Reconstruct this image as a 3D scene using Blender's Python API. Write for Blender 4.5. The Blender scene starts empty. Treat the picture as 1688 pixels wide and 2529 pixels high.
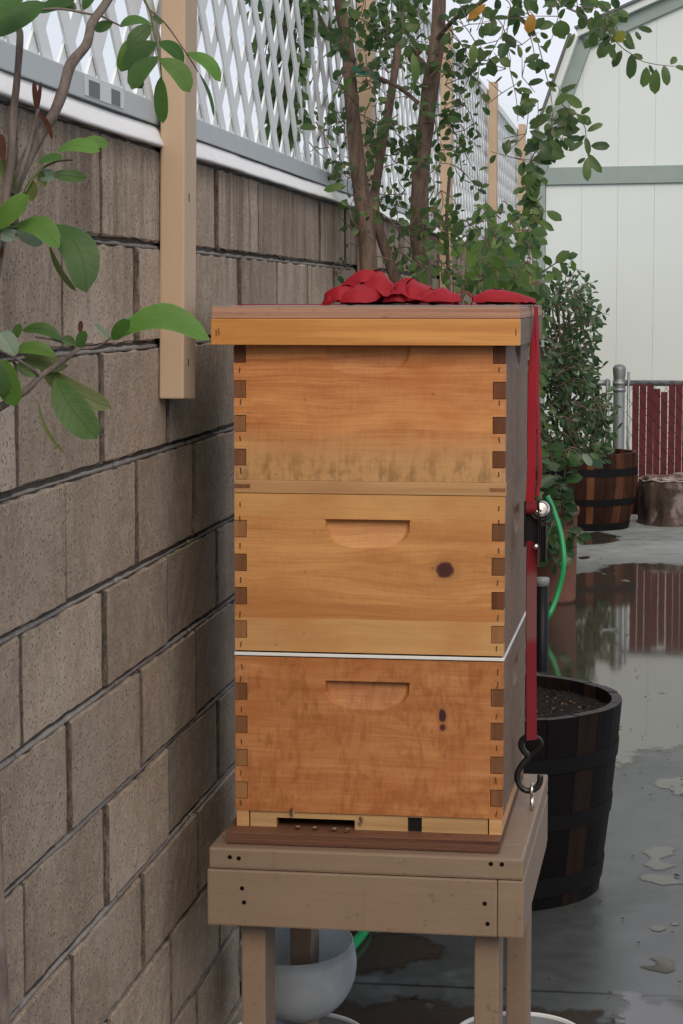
import bpy, bmesh, math, random
import numpy as np
from mathutils import Vector, Matrix, noise as mnoise
R = math.radians
random.seed(7)
scene = bpy.context.scene
COL = scene.collection

# ------------------------------------------------------------------ camera
F, CX, CY, CAMH = 5450.0, 844.0, 1264.5, 1.4
TH = math.atan(523 / F)
PSI = math.atan(751 * math.cos(TH) / F)
cam = bpy.data.cameras.new('camera')
cam.sensor_fit = 'VERTICAL'
cam.sensor_height = 36.0
cam.lens = 36.0 * F / 2529.0
cam.clip_start, cam.clip_end = 0.05, 2000
camo = bpy.data.objects.new('camera', cam)
COL.objects.link(camo)
camo.location = (0, 0, CAMH)
camo.rotation_euler = (math.pi / 2 - TH, 0, PSI)
scene.camera = camo

# ------------------------------------------------------------------ world, sun, exposure
SUN_EL, SUN_AZ = R(36), R(167)      # azimuth measured clockwise from +Y: the sun stands behind the camera
world = bpy.data.worlds.new('World')
scene.world = world
world.use_nodes = True
wn = world.node_tree
for n in list(wn.nodes):
    wn.nodes.remove(n)
w_out = wn.nodes.new('ShaderNodeOutputWorld')
w_bg = wn.nodes.new('ShaderNodeBackground')
w_sky = wn.nodes.new('ShaderNodeTexSky')
w_sky.sky_type = 'NISHITA'
w_sky.sun_disc = False
w_sky.sun_elevation = SUN_EL
w_sky.sun_rotation = SUN_AZ
w_sky.air_density, w_sky.dust_density = 1.0, 2.0
w_co = wn.nodes.new('ShaderNodeTexCoord')
w_map = wn.nodes.new('ShaderNodeMapping')
w_map.inputs['Scale'].default_value = (1.6, 1.6, 4.0)
w_noi = wn.nodes.new('ShaderNodeTexNoise')
w_noi.inputs['Scale'].default_value = 2.2
w_noi.inputs['Detail'].default_value = 6
w_ramp = wn.nodes.new('ShaderNodeValToRGB')
w_ramp.color_ramp.elements[0].position = 0.30
w_ramp.color_ramp.elements[0].color = (0.55, 0.55, 0.55, 1)
w_ramp.color_ramp.elements[1].position = 0.62
w_ramp.color_ramp.elements[1].color = (0.97, 0.97, 0.97, 1)
w_mix = wn.nodes.new('ShaderNodeMixRGB')
w_mix.inputs[2].default_value = (9.2, 9.5, 10.4, 1)     # high, thin cloud deck
wn.links.new(w_co.outputs['Generated'], w_map.inputs['Vector'])
wn.links.new(w_map.outputs[0], w_noi.inputs['Vector'])
wn.links.new(w_noi.outputs['Fac'], w_ramp.inputs[0])
wn.links.new(w_ramp.outputs[0], w_mix.inputs[0])
wn.links.new(w_sky.outputs[0], w_mix.inputs[1])
wn.links.new(w_mix.outputs[0], w_bg.inputs[0])
w_bg.inputs[1].default_value = 0.088
world.cycles.sampling_method, world.cycles.sample_map_resolution = 'MANUAL', 512
wn.links.new(w_bg.outputs[0], w_out.inputs[0])

sun = bpy.data.lights.new('sun', 'SUN')
sun.energy = 1.5
sun.angle = R(32)
sun.color = (1.0, 0.84, 0.66)
suno = bpy.data.objects.new('sun', sun)
COL.objects.link(suno)
suno.location = (0, -5, 8)
sdir = Vector((math.sin(SUN_AZ) * math.cos(SUN_EL), math.cos(SUN_AZ) * math.cos(SUN_EL), math.sin(SUN_EL)))
suno.rotation_euler = sdir.to_track_quat('Z', 'Y').to_euler()

cy_ = scene.cycles
cy_.max_bounces, cy_.diffuse_bounces, cy_.glossy_bounces, cy_.transmission_bounces, cy_.transparent_max_bounces = 4, 2, 3, 4, 4
cy_.caustics_reflective = cy_.caustics_refractive = False
vs = scene.view_settings
vs.view_transform = 'Standard'
vs.look = 'None'
vs.exposure = 0.12
vs.gamma = 1.0
vs.use_curve_mapping = False

# ------------------------------------------------------------------ helpers
_f = Vector((-math.sin(PSI) * math.cos(TH), math.cos(PSI) * math.cos(TH), -math.sin(TH)))
_r = Vector((math.cos(PSI), math.sin(PSI), 0))
_u = Vector((-math.sin(PSI) * math.sin(TH), math.cos(PSI) * math.sin(TH), math.cos(TH)))


def at(x, y, Y):
    """the point at depth Y seen at photograph pixel (x, y)"""
    d = _f + _r * ((x - CX) / F) - _u * ((y - CY) / F)
    return Vector((0, 0, CAMH)) + d * (Y / d.y)


def gnd(x, y):
    d = _f + _r * ((x - CX) / F) - _u * ((y - CY) / F)
    return Vector((0, 0, CAMH)) + d * (-CAMH / d.z)


def tag(o, label=None, cat=None, group=None, kind=None):
    if label: o['label'] = label
    if cat: o['category'] = cat
    if group: o['group'] = group
    if kind: o['kind'] = kind
    return o


def empty(name, loc=(0, 0, 0), rz=0.0):
    o = bpy.data.objects.new(name, None)
    o.empty_display_size = 0.05
    COL.objects.link(o)
    o.location = loc
    o.rotation_euler = (0, 0, rz)
    return o


class MB:
    """collects shapes, builds ONE mesh object"""
    def __init__(self):
        self.v, self.f, self.m, self.uv = [], [], [], {}

    def add(self, vs_, fs_, mi=0):
        b = len(self.v)
        self.v += [tuple(p) for p in vs_]
        self.f += [tuple(b + i for i in q) for q in fs_]
        self.m += [mi] * len(fs_)
        return b

    def box(self, x0, x1, y0, y1, z0, z1, bev=0.0, mi=0, M=None):
        if bev <= 0:
            vs_ = [(x, y, z) for z in (z0, z1) for y in (y0, y1) for x in (x0, x1)]
            fs_ = [(0, 2, 3, 1), (4, 5, 7, 6), (0, 1, 5, 4), (2, 6, 7, 3), (0, 4, 6, 2), (1, 3, 7, 5)]
        else:
            bm = bmesh.new()
            c = [bm.verts.new((x, y, z)) for z in (z0, z1) for y in (y0, y1) for x in (x0, x1)]
            for q in [(0, 2, 3, 1), (4, 5, 7, 6), (0, 1, 5, 4), (2, 6, 7, 3), (0, 4, 6, 2), (1, 3, 7, 5)]:
                bm.faces.new([c[i] for i in q])
            bmesh.ops.bevel(bm, geom=list(bm.edges), offset=bev, segments=2, profile=0.6, affect='EDGES')
            bm.verts.index_update()
            vs_ = [tuple(v.co) for v in bm.verts]
            fs_ = [tuple(v.index for v in f.verts) for f in bm.faces]
            bm.free()
        if M is not None:
            vs_ = [tuple(M @ Vector(p)) for p in vs_]
        self.add(vs_, fs_, mi)
        return self

    def tube(self, pts, rad, n=8, mi=0, caps=True):
        pts = [Vector(p) for p in pts]
        if not hasattr(rad, '__len__'): rad = [rad] * len(pts)
        vs_, fs_ = [], []
        up = Vector((0.13, 0.21, 0.97))
        prev = None
        for i, p in enumerate(pts):
            d = (pts[min(i + 1, len(pts) - 1)] - pts[max(i - 1, 0)]).normalized()
            if prev is None:
                a = d.cross(up)
                if a.length < 0.1: a = d.cross(Vector((1, 0, 0)))
                a.normalize()
            else:
                a = (prev - d * prev.dot(d)).normalized()
            prev = a
            b = d.cross(a)
            for k in range(n):
                t = 2 * math.pi * k / n
                vs_.append(p + (a * math.cos(t) + b * math.sin(t)) * rad[i])
        for i in range(len(pts) - 1):
            for k in range(n):
                fs_.append((i * n + k, i * n + (k + 1) % n, (i + 1) * n + (k + 1) % n, (i + 1) * n + k))
        if caps:
            fs_.append(tuple(range(n))[::-1])
            fs_.append(tuple((len(pts) - 1) * n + k for k in range(n)))
        self.add(vs_, fs_, mi)
        return self

    def lathe(self, prof, n=32, c=(0, 0, 0), mi=0, cap0=False, cap1=False, M=None):
        vs_, fs_ = [], []
        for (r, z) in prof:
            for k in range(n):
                t = 2 * math.pi * k / n
                vs_.append(Vector((r * math.cos(t), r * math.sin(t), z)))
        for i in range(len(prof) - 1):
            for k in range(n):
                fs_.append((i * n + k, i * n + (k + 1) % n, (i + 1) * n + (k + 1) % n, (i + 1) * n + k))
        if cap0: fs_.append(tuple(range(n))[::-1])
        if cap1: fs_.append(tuple((len(prof) - 1) * n + k for k in range(n)))
        if M is not None: vs_ = [M @ p for p in vs_]
        vs_ = [p + Vector(c) for p in vs_]
        self.add(vs_, fs_, mi)
        return self

    def ribbon(self, pts, wdirs, width, thick, mi=0):
        pts = [Vector(p) for p in pts]
        vs_, fs_ = [], []
        for i, p in enumerate(pts):
            d = (pts[min(i + 1, len(pts) - 1)] - pts[max(i - 1, 0)]).normalized()
            w = Vector(wdirs[i] if isinstance(wdirs, list) else wdirs)
            w = (w - d * w.dot(d)).normalized()
            nn = d.cross(w).normalized()
            wd = width[i] if hasattr(width, '__len__') else width
            for s, q in ((-1, -1), (0, -1), (1, -1), (1, 1), (0, 1), (-1, 1)):
                vs_.append(p + w * (s * wd / 2) + nn * (q * thick / 2))
        for i in range(len(pts) - 1):
            for k in range(6):
                fs_.append((i * 6 + k, i * 6 + (k + 1) % 6, (i + 1) * 6 + (k + 1) % 6, (i + 1) * 6 + k))
        L = (len(pts) - 1) * 6
        fs_ += [(5, 4, 3, 2, 1, 0), (L, L + 1, L + 2, L + 3, L + 4, L + 5)]
        self.add(vs_, fs_, mi)
        return self

    def build(self, name, mats, parent=None, loc=(0, 0, 0), rel=None, smooth=False):
        me = bpy.data.meshes.new(name)
        v = self.v
        if rel is not None:
            r = Vector(rel)
            v = [tuple(Vector(p) - r) for p in v]
        me.from_pydata(v, [], self.f)
        if not isinstance(mats, (list, tuple)): mats = [mats]
        for m in mats: me.materials.append(m)
        if len(mats) > 1: me.polygons.foreach_set('material_index', self.m)
        if smooth: me.polygons.foreach_set('use_smooth', [True] * len(me.polygons))
        me.update()
        o = bpy.data.objects.new(name, me)
        COL.objects.link(o)
        o.location = loc
        if parent: o.parent = parent
        return o


def smooth_path(pts, n=8):
    pts = [Vector(p) for p in pts]
    out = []
    P = [pts[0] * 2 - pts[1]] + pts + [pts[-1] * 2 - pts[-2]]
    for i in range(1, len(P) - 2):
        a, b, c, d = P[i - 1], P[i], P[i + 1], P[i + 2]
        for k in range(n):
            t = k / n
            out.append(0.5 * ((2 * b) + (c - a) * t + (2 * a - 5 * b + 4 * c - d) * t * t + (3 * b - a - 3 * c + d) * t ** 3))
    out.append(pts[-1])
    return out


# ------------------------------------------------------------------ material helpers
class S:
    """a shader socket with arithmetic"""
    def __init__(self, g, s): self.g, self.s = g, s
    def _m(self, op, o=None, o2=None, clamp=False):
        n = self.g.nt.nodes.new('ShaderNodeMath'); n.operation = op; n.use_clamp = clamp
        self.g.link(self, n.inputs[0])
        for i, q in ((1, o), (2, o2)):
            if q is None: continue
            if isinstance(q, S): self.g.link(q, n.inputs[i])
            else: n.inputs[i].default_value = q
        return S(self.g, n.outputs[0])
    def __add__(s, o): return s._m('ADD', o)
    def __radd__(s, o): return s._m('ADD', o)
    def __sub__(s, o): return s._m('SUBTRACT', o)
    def __rsub__(s, o): return (s * -1.0) + o
    def __mul__(s, o): return s._m('MULTIPLY', o)
    def __rmul__(s, o): return s._m('MULTIPLY', o)
    def __truediv__(s, o): return s._m('DIVIDE', o)
    def pow(s, o): return s._m('POWER', o)
    def exp(s): return s._m('EXPONENT')
    def sqrt(s): return s._m('SQRT')
    def abs(s): return s._m('ABSOLUTE')
    def fract(s): return s._m('FRACT')
    def floor(s): return s._m('FLOOR')
    def max(s, o): return s._m('MAXIMUM', o)
    def min(s, o): return s._m('MINIMUM', o)
    def clamp(s): return s._m('ADD', 0.0, clamp=True)
    def step(s, a, b):
        n = s.g.nt.nodes.new('ShaderNodeMapRange'); n.interpolation_type = 'SMOOTHSTEP'
        s.g.link(s, n.inputs[0]); n.inputs[1].default_value = a; n.inputs[2].default_value = b
        return S(s.g, n.outputs[0])


class G:
    def __init__(self, name, rough=0.7, spec=0.4):
        self.mat = bpy.data.materials.new(name)
        self.mat.use_nodes = True
        self.nt = self.mat.node_tree
        self.b = self.nt.nodes['Principled BSDF']
        self.out = self.nt.nodes['Material Output']
        self.b.inputs['Roughness'].default_value = rough
        self.b.inputs['Specular IOR Level'].default_value = spec
        self.tc = self.nt.nodes.new('ShaderNodeTexCoord')

    def link(self, a, b): self.nt.links.new(a.s if isinstance(a, S) else a, b)

    def coords(self, kind='Object'):
        n = self.nt.nodes.new('ShaderNodeSeparateXYZ')
        if kind == 'World':
            gn = self.nt.nodes.new('ShaderNodeNewGeometry')
            self.link(gn.outputs['Position'], n.inputs[0])
        else:
            self.link(self.tc.outputs[kind], n.inputs[0])
        return tuple(S(self, n.outputs[i]) for i in range(3))

    def vec(self, x, y, z):
        n = self.nt.nodes.new('ShaderNodeCombineXYZ')
        for i, q in enumerate((x, y, z)):
            if isinstance(q, S): self.link(q, n.inputs[i])
            else: n.inputs[i].default_value = q
        return S(self, n.outputs[0])

    def noise(self, v, scale=5, detail=4, rough=0.55, dist=0.0):
        n = self.nt.nodes.new('ShaderNodeTexNoise')
        if v is not None: self.link(v, n.inputs['Vector'])
        n.inputs['Scale'].default_value = scale; n.inputs['Detail'].default_value = detail
        n.inputs['Roughness'].default_value = rough; n.inputs['Distortion'].default_value = dist
        return S(self, n.outputs['Fac'])

    def voro(self, v, scale=5, feature='F1'):
        n = self.nt.nodes.new('ShaderNodeTexVoronoi'); n.feature = feature
        if v is not None: self.link(v, n.inputs['Vector'])
        n.inputs['Scale'].default_value = scale
        return S(self, n.outputs['Distance'])

    def mix(self, fac, a, b):
        n = self.nt.nodes.new('ShaderNodeMixRGB')
        for i, q in enumerate((fac, a, b)):
            if isinstance(q, S): self.link(q, n.inputs[i])
            elif i == 0: n.inputs[0].default_value = q
            else: n.inputs[i].default_value = (*q, 1)
        return S(self, n.outputs[0])

    def scale(self, col, k):
        n = self.nt.nodes.new('ShaderNodeVectorMath'); n.operation = 'SCALE'
        self.link(col, n.inputs[0])
        if isinstance(k, S): self.link(k, n.inputs['Scale'])
        else: n.inputs['Scale'].default_value = k
        return S(self, n.outputs[0])

    def objrand(self):
        n = self.nt.nodes.new('ShaderNodeObjectInfo')
        return S(self, n.outputs['Random'])

    def color(self, c):
        if isinstance(c, S): self.link(c, self.b.inputs['Base Color'])
        else: self.b.inputs['Base Color'].default_value = (*c, 1)
        return self

    def rough(self, r):
        if isinstance(r, S): self.link(r, self.b.inputs['Roughness'])
        else: self.b.inputs['Roughness'].default_value = r
        return self

    def bump(self, h, dist=0.002, strength=1.0):
        n = self.nt.nodes.new('ShaderNodeBump')
        n.inputs['Distance'].default_value = dist; n.inputs['Strength'].default_value = strength
        self.link(h, n.inputs['Height'])
        self.link(n.outputs[0], self.b.inputs['Normal'])
        return self


M = {}
BL = 0.4085        # block module of the wall


def simple(name, col, rough=0.6, spec=0.35, var=0.15, nscale=30, bump=0.0, metal=0.0):
    g = G(name, rough, spec)
    x, y, z = g.coords()
    n = g.noise(g.vec(x, y, z), nscale, 5)
    g.color(g.mix(n, tuple(c * (1 - var) for c in col), tuple(min(1, c * (1 + var)) for c in col)))
    if bump: g.bump(n, bump)
    g.b.inputs['Metallic'].default_value = metal
    M[name] = g.mat
    return g.mat


def wood_board(name, c_lo, c_hi, c_stain, stain=0.4, rough=0.5, knots=(), bands=None, lower=None, mottle=0.0, seed=0.0, gscale=1.0):
    """varnished softwood front board, grain along local X"""
    g = G(name, rough, 0.35)
    x, y, z = g.coords()
    zz = z + seed
    xx = x + seed * 3.1
    for (kx, kz, kr, ks, dark) in knots:      # grain bends round each knot
        dx, dz = (x - kx), (z - kz)
        d2 = (dx * dx) * (1 / (kr * 8.0) ** 2) + (dz * dz) * (1 / (kr * 3.0) ** 2)
        zz = zz - dz * (d2 * -1.0).exp() * 0.82
    yy = y
    warp = g.noise(g.vec(xx * 3.0, yy * 3, zz * 9), 1.6, 3)
    grain = g.noise(g.vec(xx * 2.2 * gscale, yy * 30, zz * 95 * gscale + warp * 3.0), 1.0, 6, 0.62)
    rings = g.noise(g.vec(xx * 1.1, yy * 10, zz * 26 + warp * 4.0), 1.0, 3, 0.5)
    fine = g.noise(g.vec(xx * 9, yy * 60, zz * 300 + warp * 4.0), 1.0, 4, 0.7)
    pore = g.noise(g.vec(xx * 170, yy * 60, zz * 60), 1.0, 3, 0.7)
    t = (grain * 0.55 + rings * 0.50 + fine * 0.40 + pore * 0.16 - 0.30).step(0.28, 0.72)
    col = g.mix(t, c_lo, c_hi)
    if bands:
        for (z0, z1, c, k) in bands:
            e = warp * 0.004 - 0.002
            m = (z + e).step(z0, z0 + 0.0022) * (1.0 - (z + e).step(z1, z1 + 0.0022))
            col = g.mix(m * k, col, c)
    big = g.noise(g.vec(x * 7 + seed * 9, y * 7, z * 9 + seed), 1.0, 4)
    col = g.mix(big.step(0.42, 0.72) * stain, col, c_stain)
    if mottle:
        mo = g.noise(g.vec(x * 120 + seed, y * 60, z * 30 + seed), 1.0, 5, 0.7, 0.9)
        mo2 = g.noise(g.vec(x * 17 + seed, y * 9, z * 13 + seed), 1.0, 4, 0.55, 1.1)
        col = g.mix((mo * 0.5 + mo2 * 0.62).step(0.50, 0.68) * mottle, col, tuple(c * 0.70 for c in c_stain))
        col = g.mix((mo2).step(0.58, 0.66) * mottle * 0.5, col, c_hi)
    if lower:                                 # bleached, mildewed lower strip with dark runs
        (zt, c_bleach, c_mild) = lower
        run = g.noise(g.vec(x * 85, y * 10, z * 14), 1.0, 5, 0.65, 0.4)
        blot = g.noise(g.vec(x * 48, y * 10, z * 40), 1.0, 5, 0.66, 0.5)
        edge = z + run * 0.09 - 0.045
        m = 1.0 - edge.step(zt - 0.045, zt + 0.03)
        col = g.mix(m * 0.7, col, c_bleach)
        col = g.mix(m * (run * 0.5 + blot * 0.6).step(0.50, 0.68) * (1.0 - z.step(0.02, zt)) * 0.7, col, c_mild)
    for (kx, kz, kr, ks, dark) in knots:
        dx, dz = (x - kx), (z - kz)
        wob = g.noise(g.vec(x * 70, y, z * 70), 1.0, 4) * 0.7 - 0.35
        d = ((dx * dx) * (1 / kr ** 2) + (dz * dz) * (1 / (kr * ks) ** 2)).sqrt() + wob
        col = g.mix((1.0 - d.step(1.0, 2.1)) * 0.55, col, tuple(0.45 * a + 0.55 * b * 0.5 for a, b in zip(c_lo, c_hi)))
        col = g.mix(1.0 - d.step(0.72, 1.10), col, g.mix((d * 4.0).fract() * 0.6 + d * 0.4, dark, tuple(c * 3.4 for c in dark)))
    spk = g.voro(g.vec(x * 42, y * 42, z * 42), 1.0)
    sel = g.noise(g.vec(x * 19, y, z * 19), 1.0, 1)
    col = g.mix((1.0 - spk.step(0.05, 0.14)) * sel.step(0.54, 0.62) * 0.65, col, (0.08, 0.035, 0.015))
    g.color(col)
    g.rough(grain * 0.25 + (rough - 0.12))
    g.bump(grain * 0.5 + fine * 0.4 + rings * 0.3, 0.0006)
    M[name] = g.mat
    return g.mat


def plain_wood(name, lo, hi, axis='X', rough=0.6, stain=(0.1, 0.06, 0.04), sk=0.3, bump=0.0006, fscale=1.0):
    g = G(name, rough, 0.3)
    c = list(g.coords())
    r = g.objrand()
    k = 'XYZ'.index(axis)
    sc = [70.0 * fscale] * 3; sc[k] = 3.0 * fscale
    v = g.vec(*[c[i] * sc[i] + r * 17.0 for i in range(3)])
    n1 = g.noise(v, 1.0, 6, 0.62)
    n2 = g.noise(g.vec(*[q * 9.0 + r * 5.0 for q in c]), 1.0, 4)
    col = g.mix(n1.step(0.25, 0.75), lo, hi)
    col = g.mix(n2.step(0.45, 0.7) * sk, col, stain)
    g.color(g.scale(col, r * 0.25 + 0.88))
    g.bump(n1, bump)
    M[name] = g.mat
    return g.mat


def leaf_mat(name, c0, c1, back, trans=0.35, yellow=0.0, vein=0.0, rough=0.42):
    g = G(name, rough, 0.45)
    geo = g.nt.nodes.new('ShaderNodeNewGeometry')
    rnd = (S(g, geo.outputs['Random Per Island']) + g.objrand()).fract()
    x, y, z = g.coords()
    n = g.noise(g.vec(x, y, z), 60, 4)
    col = g.mix(rnd, c0, c1)
    if yellow:
        col = g.mix((rnd * 7.13).fract().step(1 - yellow, 1 - yellow * 0.6), col, (0.22, 0.22, 0.035))
    n2 = g.noise(g.vec(x, y, z), 14, 3)
    col = g.scale(col, n * 0.5 + n2 * 0.6 + 0.45)
    if vein:
        uvn = g.nt.nodes.new('ShaderNodeSeparateXYZ')
        g.link(g.tc.outputs['UV'], uvn.inputs[0])
        u, v = S(g, uvn.outputs[0]), S(g, uvn.outputs[1])
        au = (u - 0.5).abs()
        mid = 1.0 - au.step(0.006, 0.03)
        side = 1.0 - ((v * 7.0 - au * 3.0).fract() - 0.5).abs().step(0.02, 0.09)
        rim = au.step(0.43, 0.5)
        col = g.mix((mid * 0.75 + side * 0.06 + rim * 0.30) * vein, col, tuple(min(1, c * 1.9 + 0.05) for c in c1))
        g.bump(mid * -0.5 + side * -0.10 + n * 0.35, 0.0012)
    col = g.mix(S(g, geo.outputs['Backfacing']) * 0.55, col, back)
    g.color(col)
    tr = g.nt.nodes.new('ShaderNodeBsdfTranslucent')
    g.link(g.scale(col, 1.6), tr.inputs[0])
    mx = g.nt.nodes.new('ShaderNodeMixShader')
    mx.inputs[0].default_value = trans
    g.link(g.b.outputs[0], mx.inputs[1]); g.link(tr.outputs[0], mx.inputs[2])
    g.link(mx.outputs[0], g.out.inputs[0])
    M[name] = g.mat
    return g.mat


# ------------------------------------------------------------------ materials
def mat_concrete():
    g = G('wet_concrete', 0.4, 0.5)
    x, y, z = g.coords('World')
    v = g.vec(x, y, 0.0)
    n1 = g.noise(v, 1.1, 6, 0.6)
    n2 = g.noise(v, 9, 6, 0.65)
    n3 = g.noise(v, 160, 3, 0.6)
    col = g.mix((n1 * 0.6 + n2 * 0.4).step(0.32, 0.68), (0.075, 0.082, 0.080), (0.175, 0.186, 0.180))
    col = g.scale(col, n3 * 0.5 + 0.75)
    damp = g.noise(g.vec(x + 3.1, y * 0.7, 0.0), 1.7, 5, 0.6, 0.3)
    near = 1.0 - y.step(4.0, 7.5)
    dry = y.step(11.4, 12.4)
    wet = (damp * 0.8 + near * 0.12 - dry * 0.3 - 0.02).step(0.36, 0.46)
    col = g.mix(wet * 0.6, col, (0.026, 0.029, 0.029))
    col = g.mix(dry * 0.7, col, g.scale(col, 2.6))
    # tooled control joints with dirt in them
    for yj in (4.395, 9.03, 13.0):
        wob = g.noise(v, 14, 2) * 0.012 - 0.006
        m = 1.0 - (y - yj + wob).abs().step(0.004, 0.010)
        col = g.mix(m * 0.85, col, (0.012, 0.012, 0.011))
    g.color(col)
    g.rough((1.0 - wet) * 0.25 + n2 * 0.30 + 0.20)
    g.bump(n3 * 0.6 + n2 * 0.6, 0.0012, 0.5)
    M['wet_concrete'] = g.mat


def mat_puddle():
    g = G('puddle_water', 0.045, 0.5)
    x, y, z = g.coords('World')
    n = g.noise(g.vec(x, y, 0.0), 5, 4)
    g.color(g.mix(n, (0.036, 0.029, 0.023), (0.072, 0.060, 0.048)))
    g.b.inputs['IOR'].default_value = 1.42
    rp = g.noise(g.vec(x * 1.0, y * 0.5, 0.0), 7, 2)
    g.bump(rp, 0.0006, 0.35)
    at_ = g.nt.nodes.new('ShaderNodeAttribute'); at_.attribute_name = 'edge'
    e = S(g, at_.outputs['Fac'])
    br = g.noise(g.vec(x, y * 0.6, 0.0), 24, 5, 0.65)
    isl = g.noise(g.vec(x + 7.0, y * 0.5, 0.0), 5, 5, 0.6)
    mask = (e * 0.8 + br * 1.5 - 0.72).step(-0.16, 0.36) * (1.0 - (isl + br * 0.15).step(0.72, 0.76))
    tp = g.nt.nodes.new('ShaderNodeBsdfTransparent')
    mx = g.nt.nodes.new('ShaderNodeMixShader')
    g.link(mask, mx.inputs[0]); g.link(tp.outputs[0], mx.inputs[1]); g.link(g.b.outputs[0], mx.inputs[2]); g.link(mx.outputs[0], g.out.inputs[0])
    M['puddle_water'] = g.mat


def mat_block():
    g = G('slump_block', 0.9, 0.2)
    x, y, z = g.coords('World')
    r = g.objrand()
    v = g.vec(x * 3.0, y * 1.1 + r * 3.0, z * 0.9)
    big = g.noise(v, 4, 5, 0.6)
    med = g.noise(v, 45, 6, 0.72)
    fine = g.noise(v, 330, 3, 0.7)
    col = g.mix((big * 0.45 + med * 0.55).step(0.30, 0.70), (0.285, 0.222, 0.166), (0.510, 0.412, 0.318))
    col = g.mix(big.step(0.5, 0.72) * 0.45, col, (0.400, 0.350, 0.305))
    col = g.scale(col, (r * 0.30 + 0.84) * (fine * 0.9 + 0.55))
    pits = g.voro(v, 135)
    pm = (1.0 - pits.step(0.12, 0.33)) * med.step(0.40, 0.58)
    col = g.mix(pm * 0.55, col, (0.065, 0.052, 0.043))
    col = g.mix(fine.step(0.60, 0.72) * 0.40, col, (0.46, 0.40, 0.35))
    # rain streaks running down from the wall top
    st = g.noise(g.vec(x * 0.0, y * 34.0, z * 2.4), 1.0, 5, 0.72, 0.3)
    st2 = g.noise(g.vec(x * 0.0, y * 11.0 + 4.0, z * 0.9), 1.0, 3, 0.6)
    st3 = g.noise(g.vec(x * 0.0, y * 1.7 + 4.0, z * 3.0), 1.0, 3, 0.6)
    m = (st * 0.45 + st2 * 0.55).step(0.44, 0.60) * (z + st3 * 0.34 - 0.17).step(1.30, 1.56)
    col = g.mix(m * 0.62, col, (0.110, 0.080, 0.060))
    top = (z + med * 0.05 - 0.025 + st * 0.04 - 0.02).step(1.575, 1.632)
    col = g.mix(top * 0.72, col, (0.050, 0.042, 0.036))
    uo = g.coords()
    ye = (uo[1] * (1 / (BL - 0.009))); ed = (ye - 0.5).abs().step(0.474, 0.492)
    col = g.mix(ed * (med.step(0.3, 0.6) * 0.5 + 0.4), col, (0.070, 0.058, 0.048))
    g.color(col)
    g.bump(med * 0.5 + fine * 0.45 - pm * 0.9 + big * 0.3, 0.0042, 0.9)
    M['slump_block'] = g.mat


mat_concrete(); mat_puddle(); mat_block()
simple('mortar', (0.27, 0.25, 0.23), 0.95, 0.1, 0.4, 70, 0.004)
simple('mortar_dark', (0.085, 0.077, 0.068), 0.95, 0.1, 0.4, 70, 0.004)
simple('white_cap', (0.90, 0.90, 0.89), 0.75, 0.3, 0.06, 25, 0.002)
simple('white_vinyl', (0.84, 0.87, 0.87), 0.45, 0.4, 0.04, 12)
simple('grey_vinyl', (0.50, 0.545, 0.56), 0.5, 0.4, 0.05, 12)
simple('galvanised', (0.30, 0.33, 0.34), 0.45, 0.5, 0.18, 40, 0.0, 0.55)
simple('wire_metal', (0.22, 0.24, 0.24), 0.5, 0.5, 0.15, 40, 0.0, 0.6)
simple('wire_dark', (0.06, 0.055, 0.055), 0.6, 0.4, 0.3, 40)
simple('steel', (0.62, 0.61, 0.58), 0.28, 0.5, 0.1, 60, 0.0, 1.0)
simple('black_paint', (0.009, 0.009, 0.010), 0.45, 0.2, 0.3, 60, 0.0003)
simple('black_vinyl', (0.010, 0.010, 0.011), 0.35, 0.5, 0.2, 60)
simple('dark_hole', (0.006, 0.005, 0.004), 0.9, 0.1)
simple('iron_hoop', (0.007, 0.007, 0.008), 0.6, 0.12, 0.4, 25, 0.0006)
simple('black_pipe', (0.006, 0.007, 0.010), 0.45, 0.2, 0.2, 20)
simple('pipe_cap', (0.22, 0.24, 0.24), 0.5, 0.4, 0.2, 20)
simple('hose_green', (0.02, 0.32, 0.11), 0.38, 0.5, 0.12, 14)
simple('tie_green', (0.015, 0.13, 0.07), 0.4, 0.4, 0.2, 40)
simple('terracotta', (0.19, 0.090, 0.068), 0.85, 0.2, 0.22, 16, 0.002)
simple('tape', (0.66, 0.70, 0.71), 0.25, 0.5, 0.04, 30)
simple('tag_grey', (0.13, 0.14, 0.14), 0.5, 0.3, 0.3, 120)
simple('staple_metal', (0.07, 0.04, 0.02), 0.5, 0.4, 0.4, 200)
simple('rust', (0.05, 0.025, 0.015), 0.8, 0.2, 0.4, 200)
simple('excluder', (0.76, 0.77, 0.76), 0.4, 0.5, 0.05, 40)
simple('slat_red', (0.105, 0.010, 0.014), 0.55, 0.35, 0.22, 9)
simple('shed_white', (0.69, 0.755, 0.745), 0.7, 0.3, 0.04, 3, 0.0008)
simple('shed_trim', (0.29, 0.355, 0.335), 0.65, 0.3, 0.12, 9, 0.0008)
simple('roof_shingle', (0.16, 0.16, 0.16), 0.9, 0.2, 0.3, 30, 0.003)
simple('bee_wing', (0.45, 0.42, 0.36), 0.3, 0.5)
simple('bud_brown', (0.085, 0.035, 0.022), 0.8, 0.2, 0.4, 120)
simple('debris', (0.022, 0.018, 0.014), 0.9, 0.2, 0.4, 90)


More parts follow.
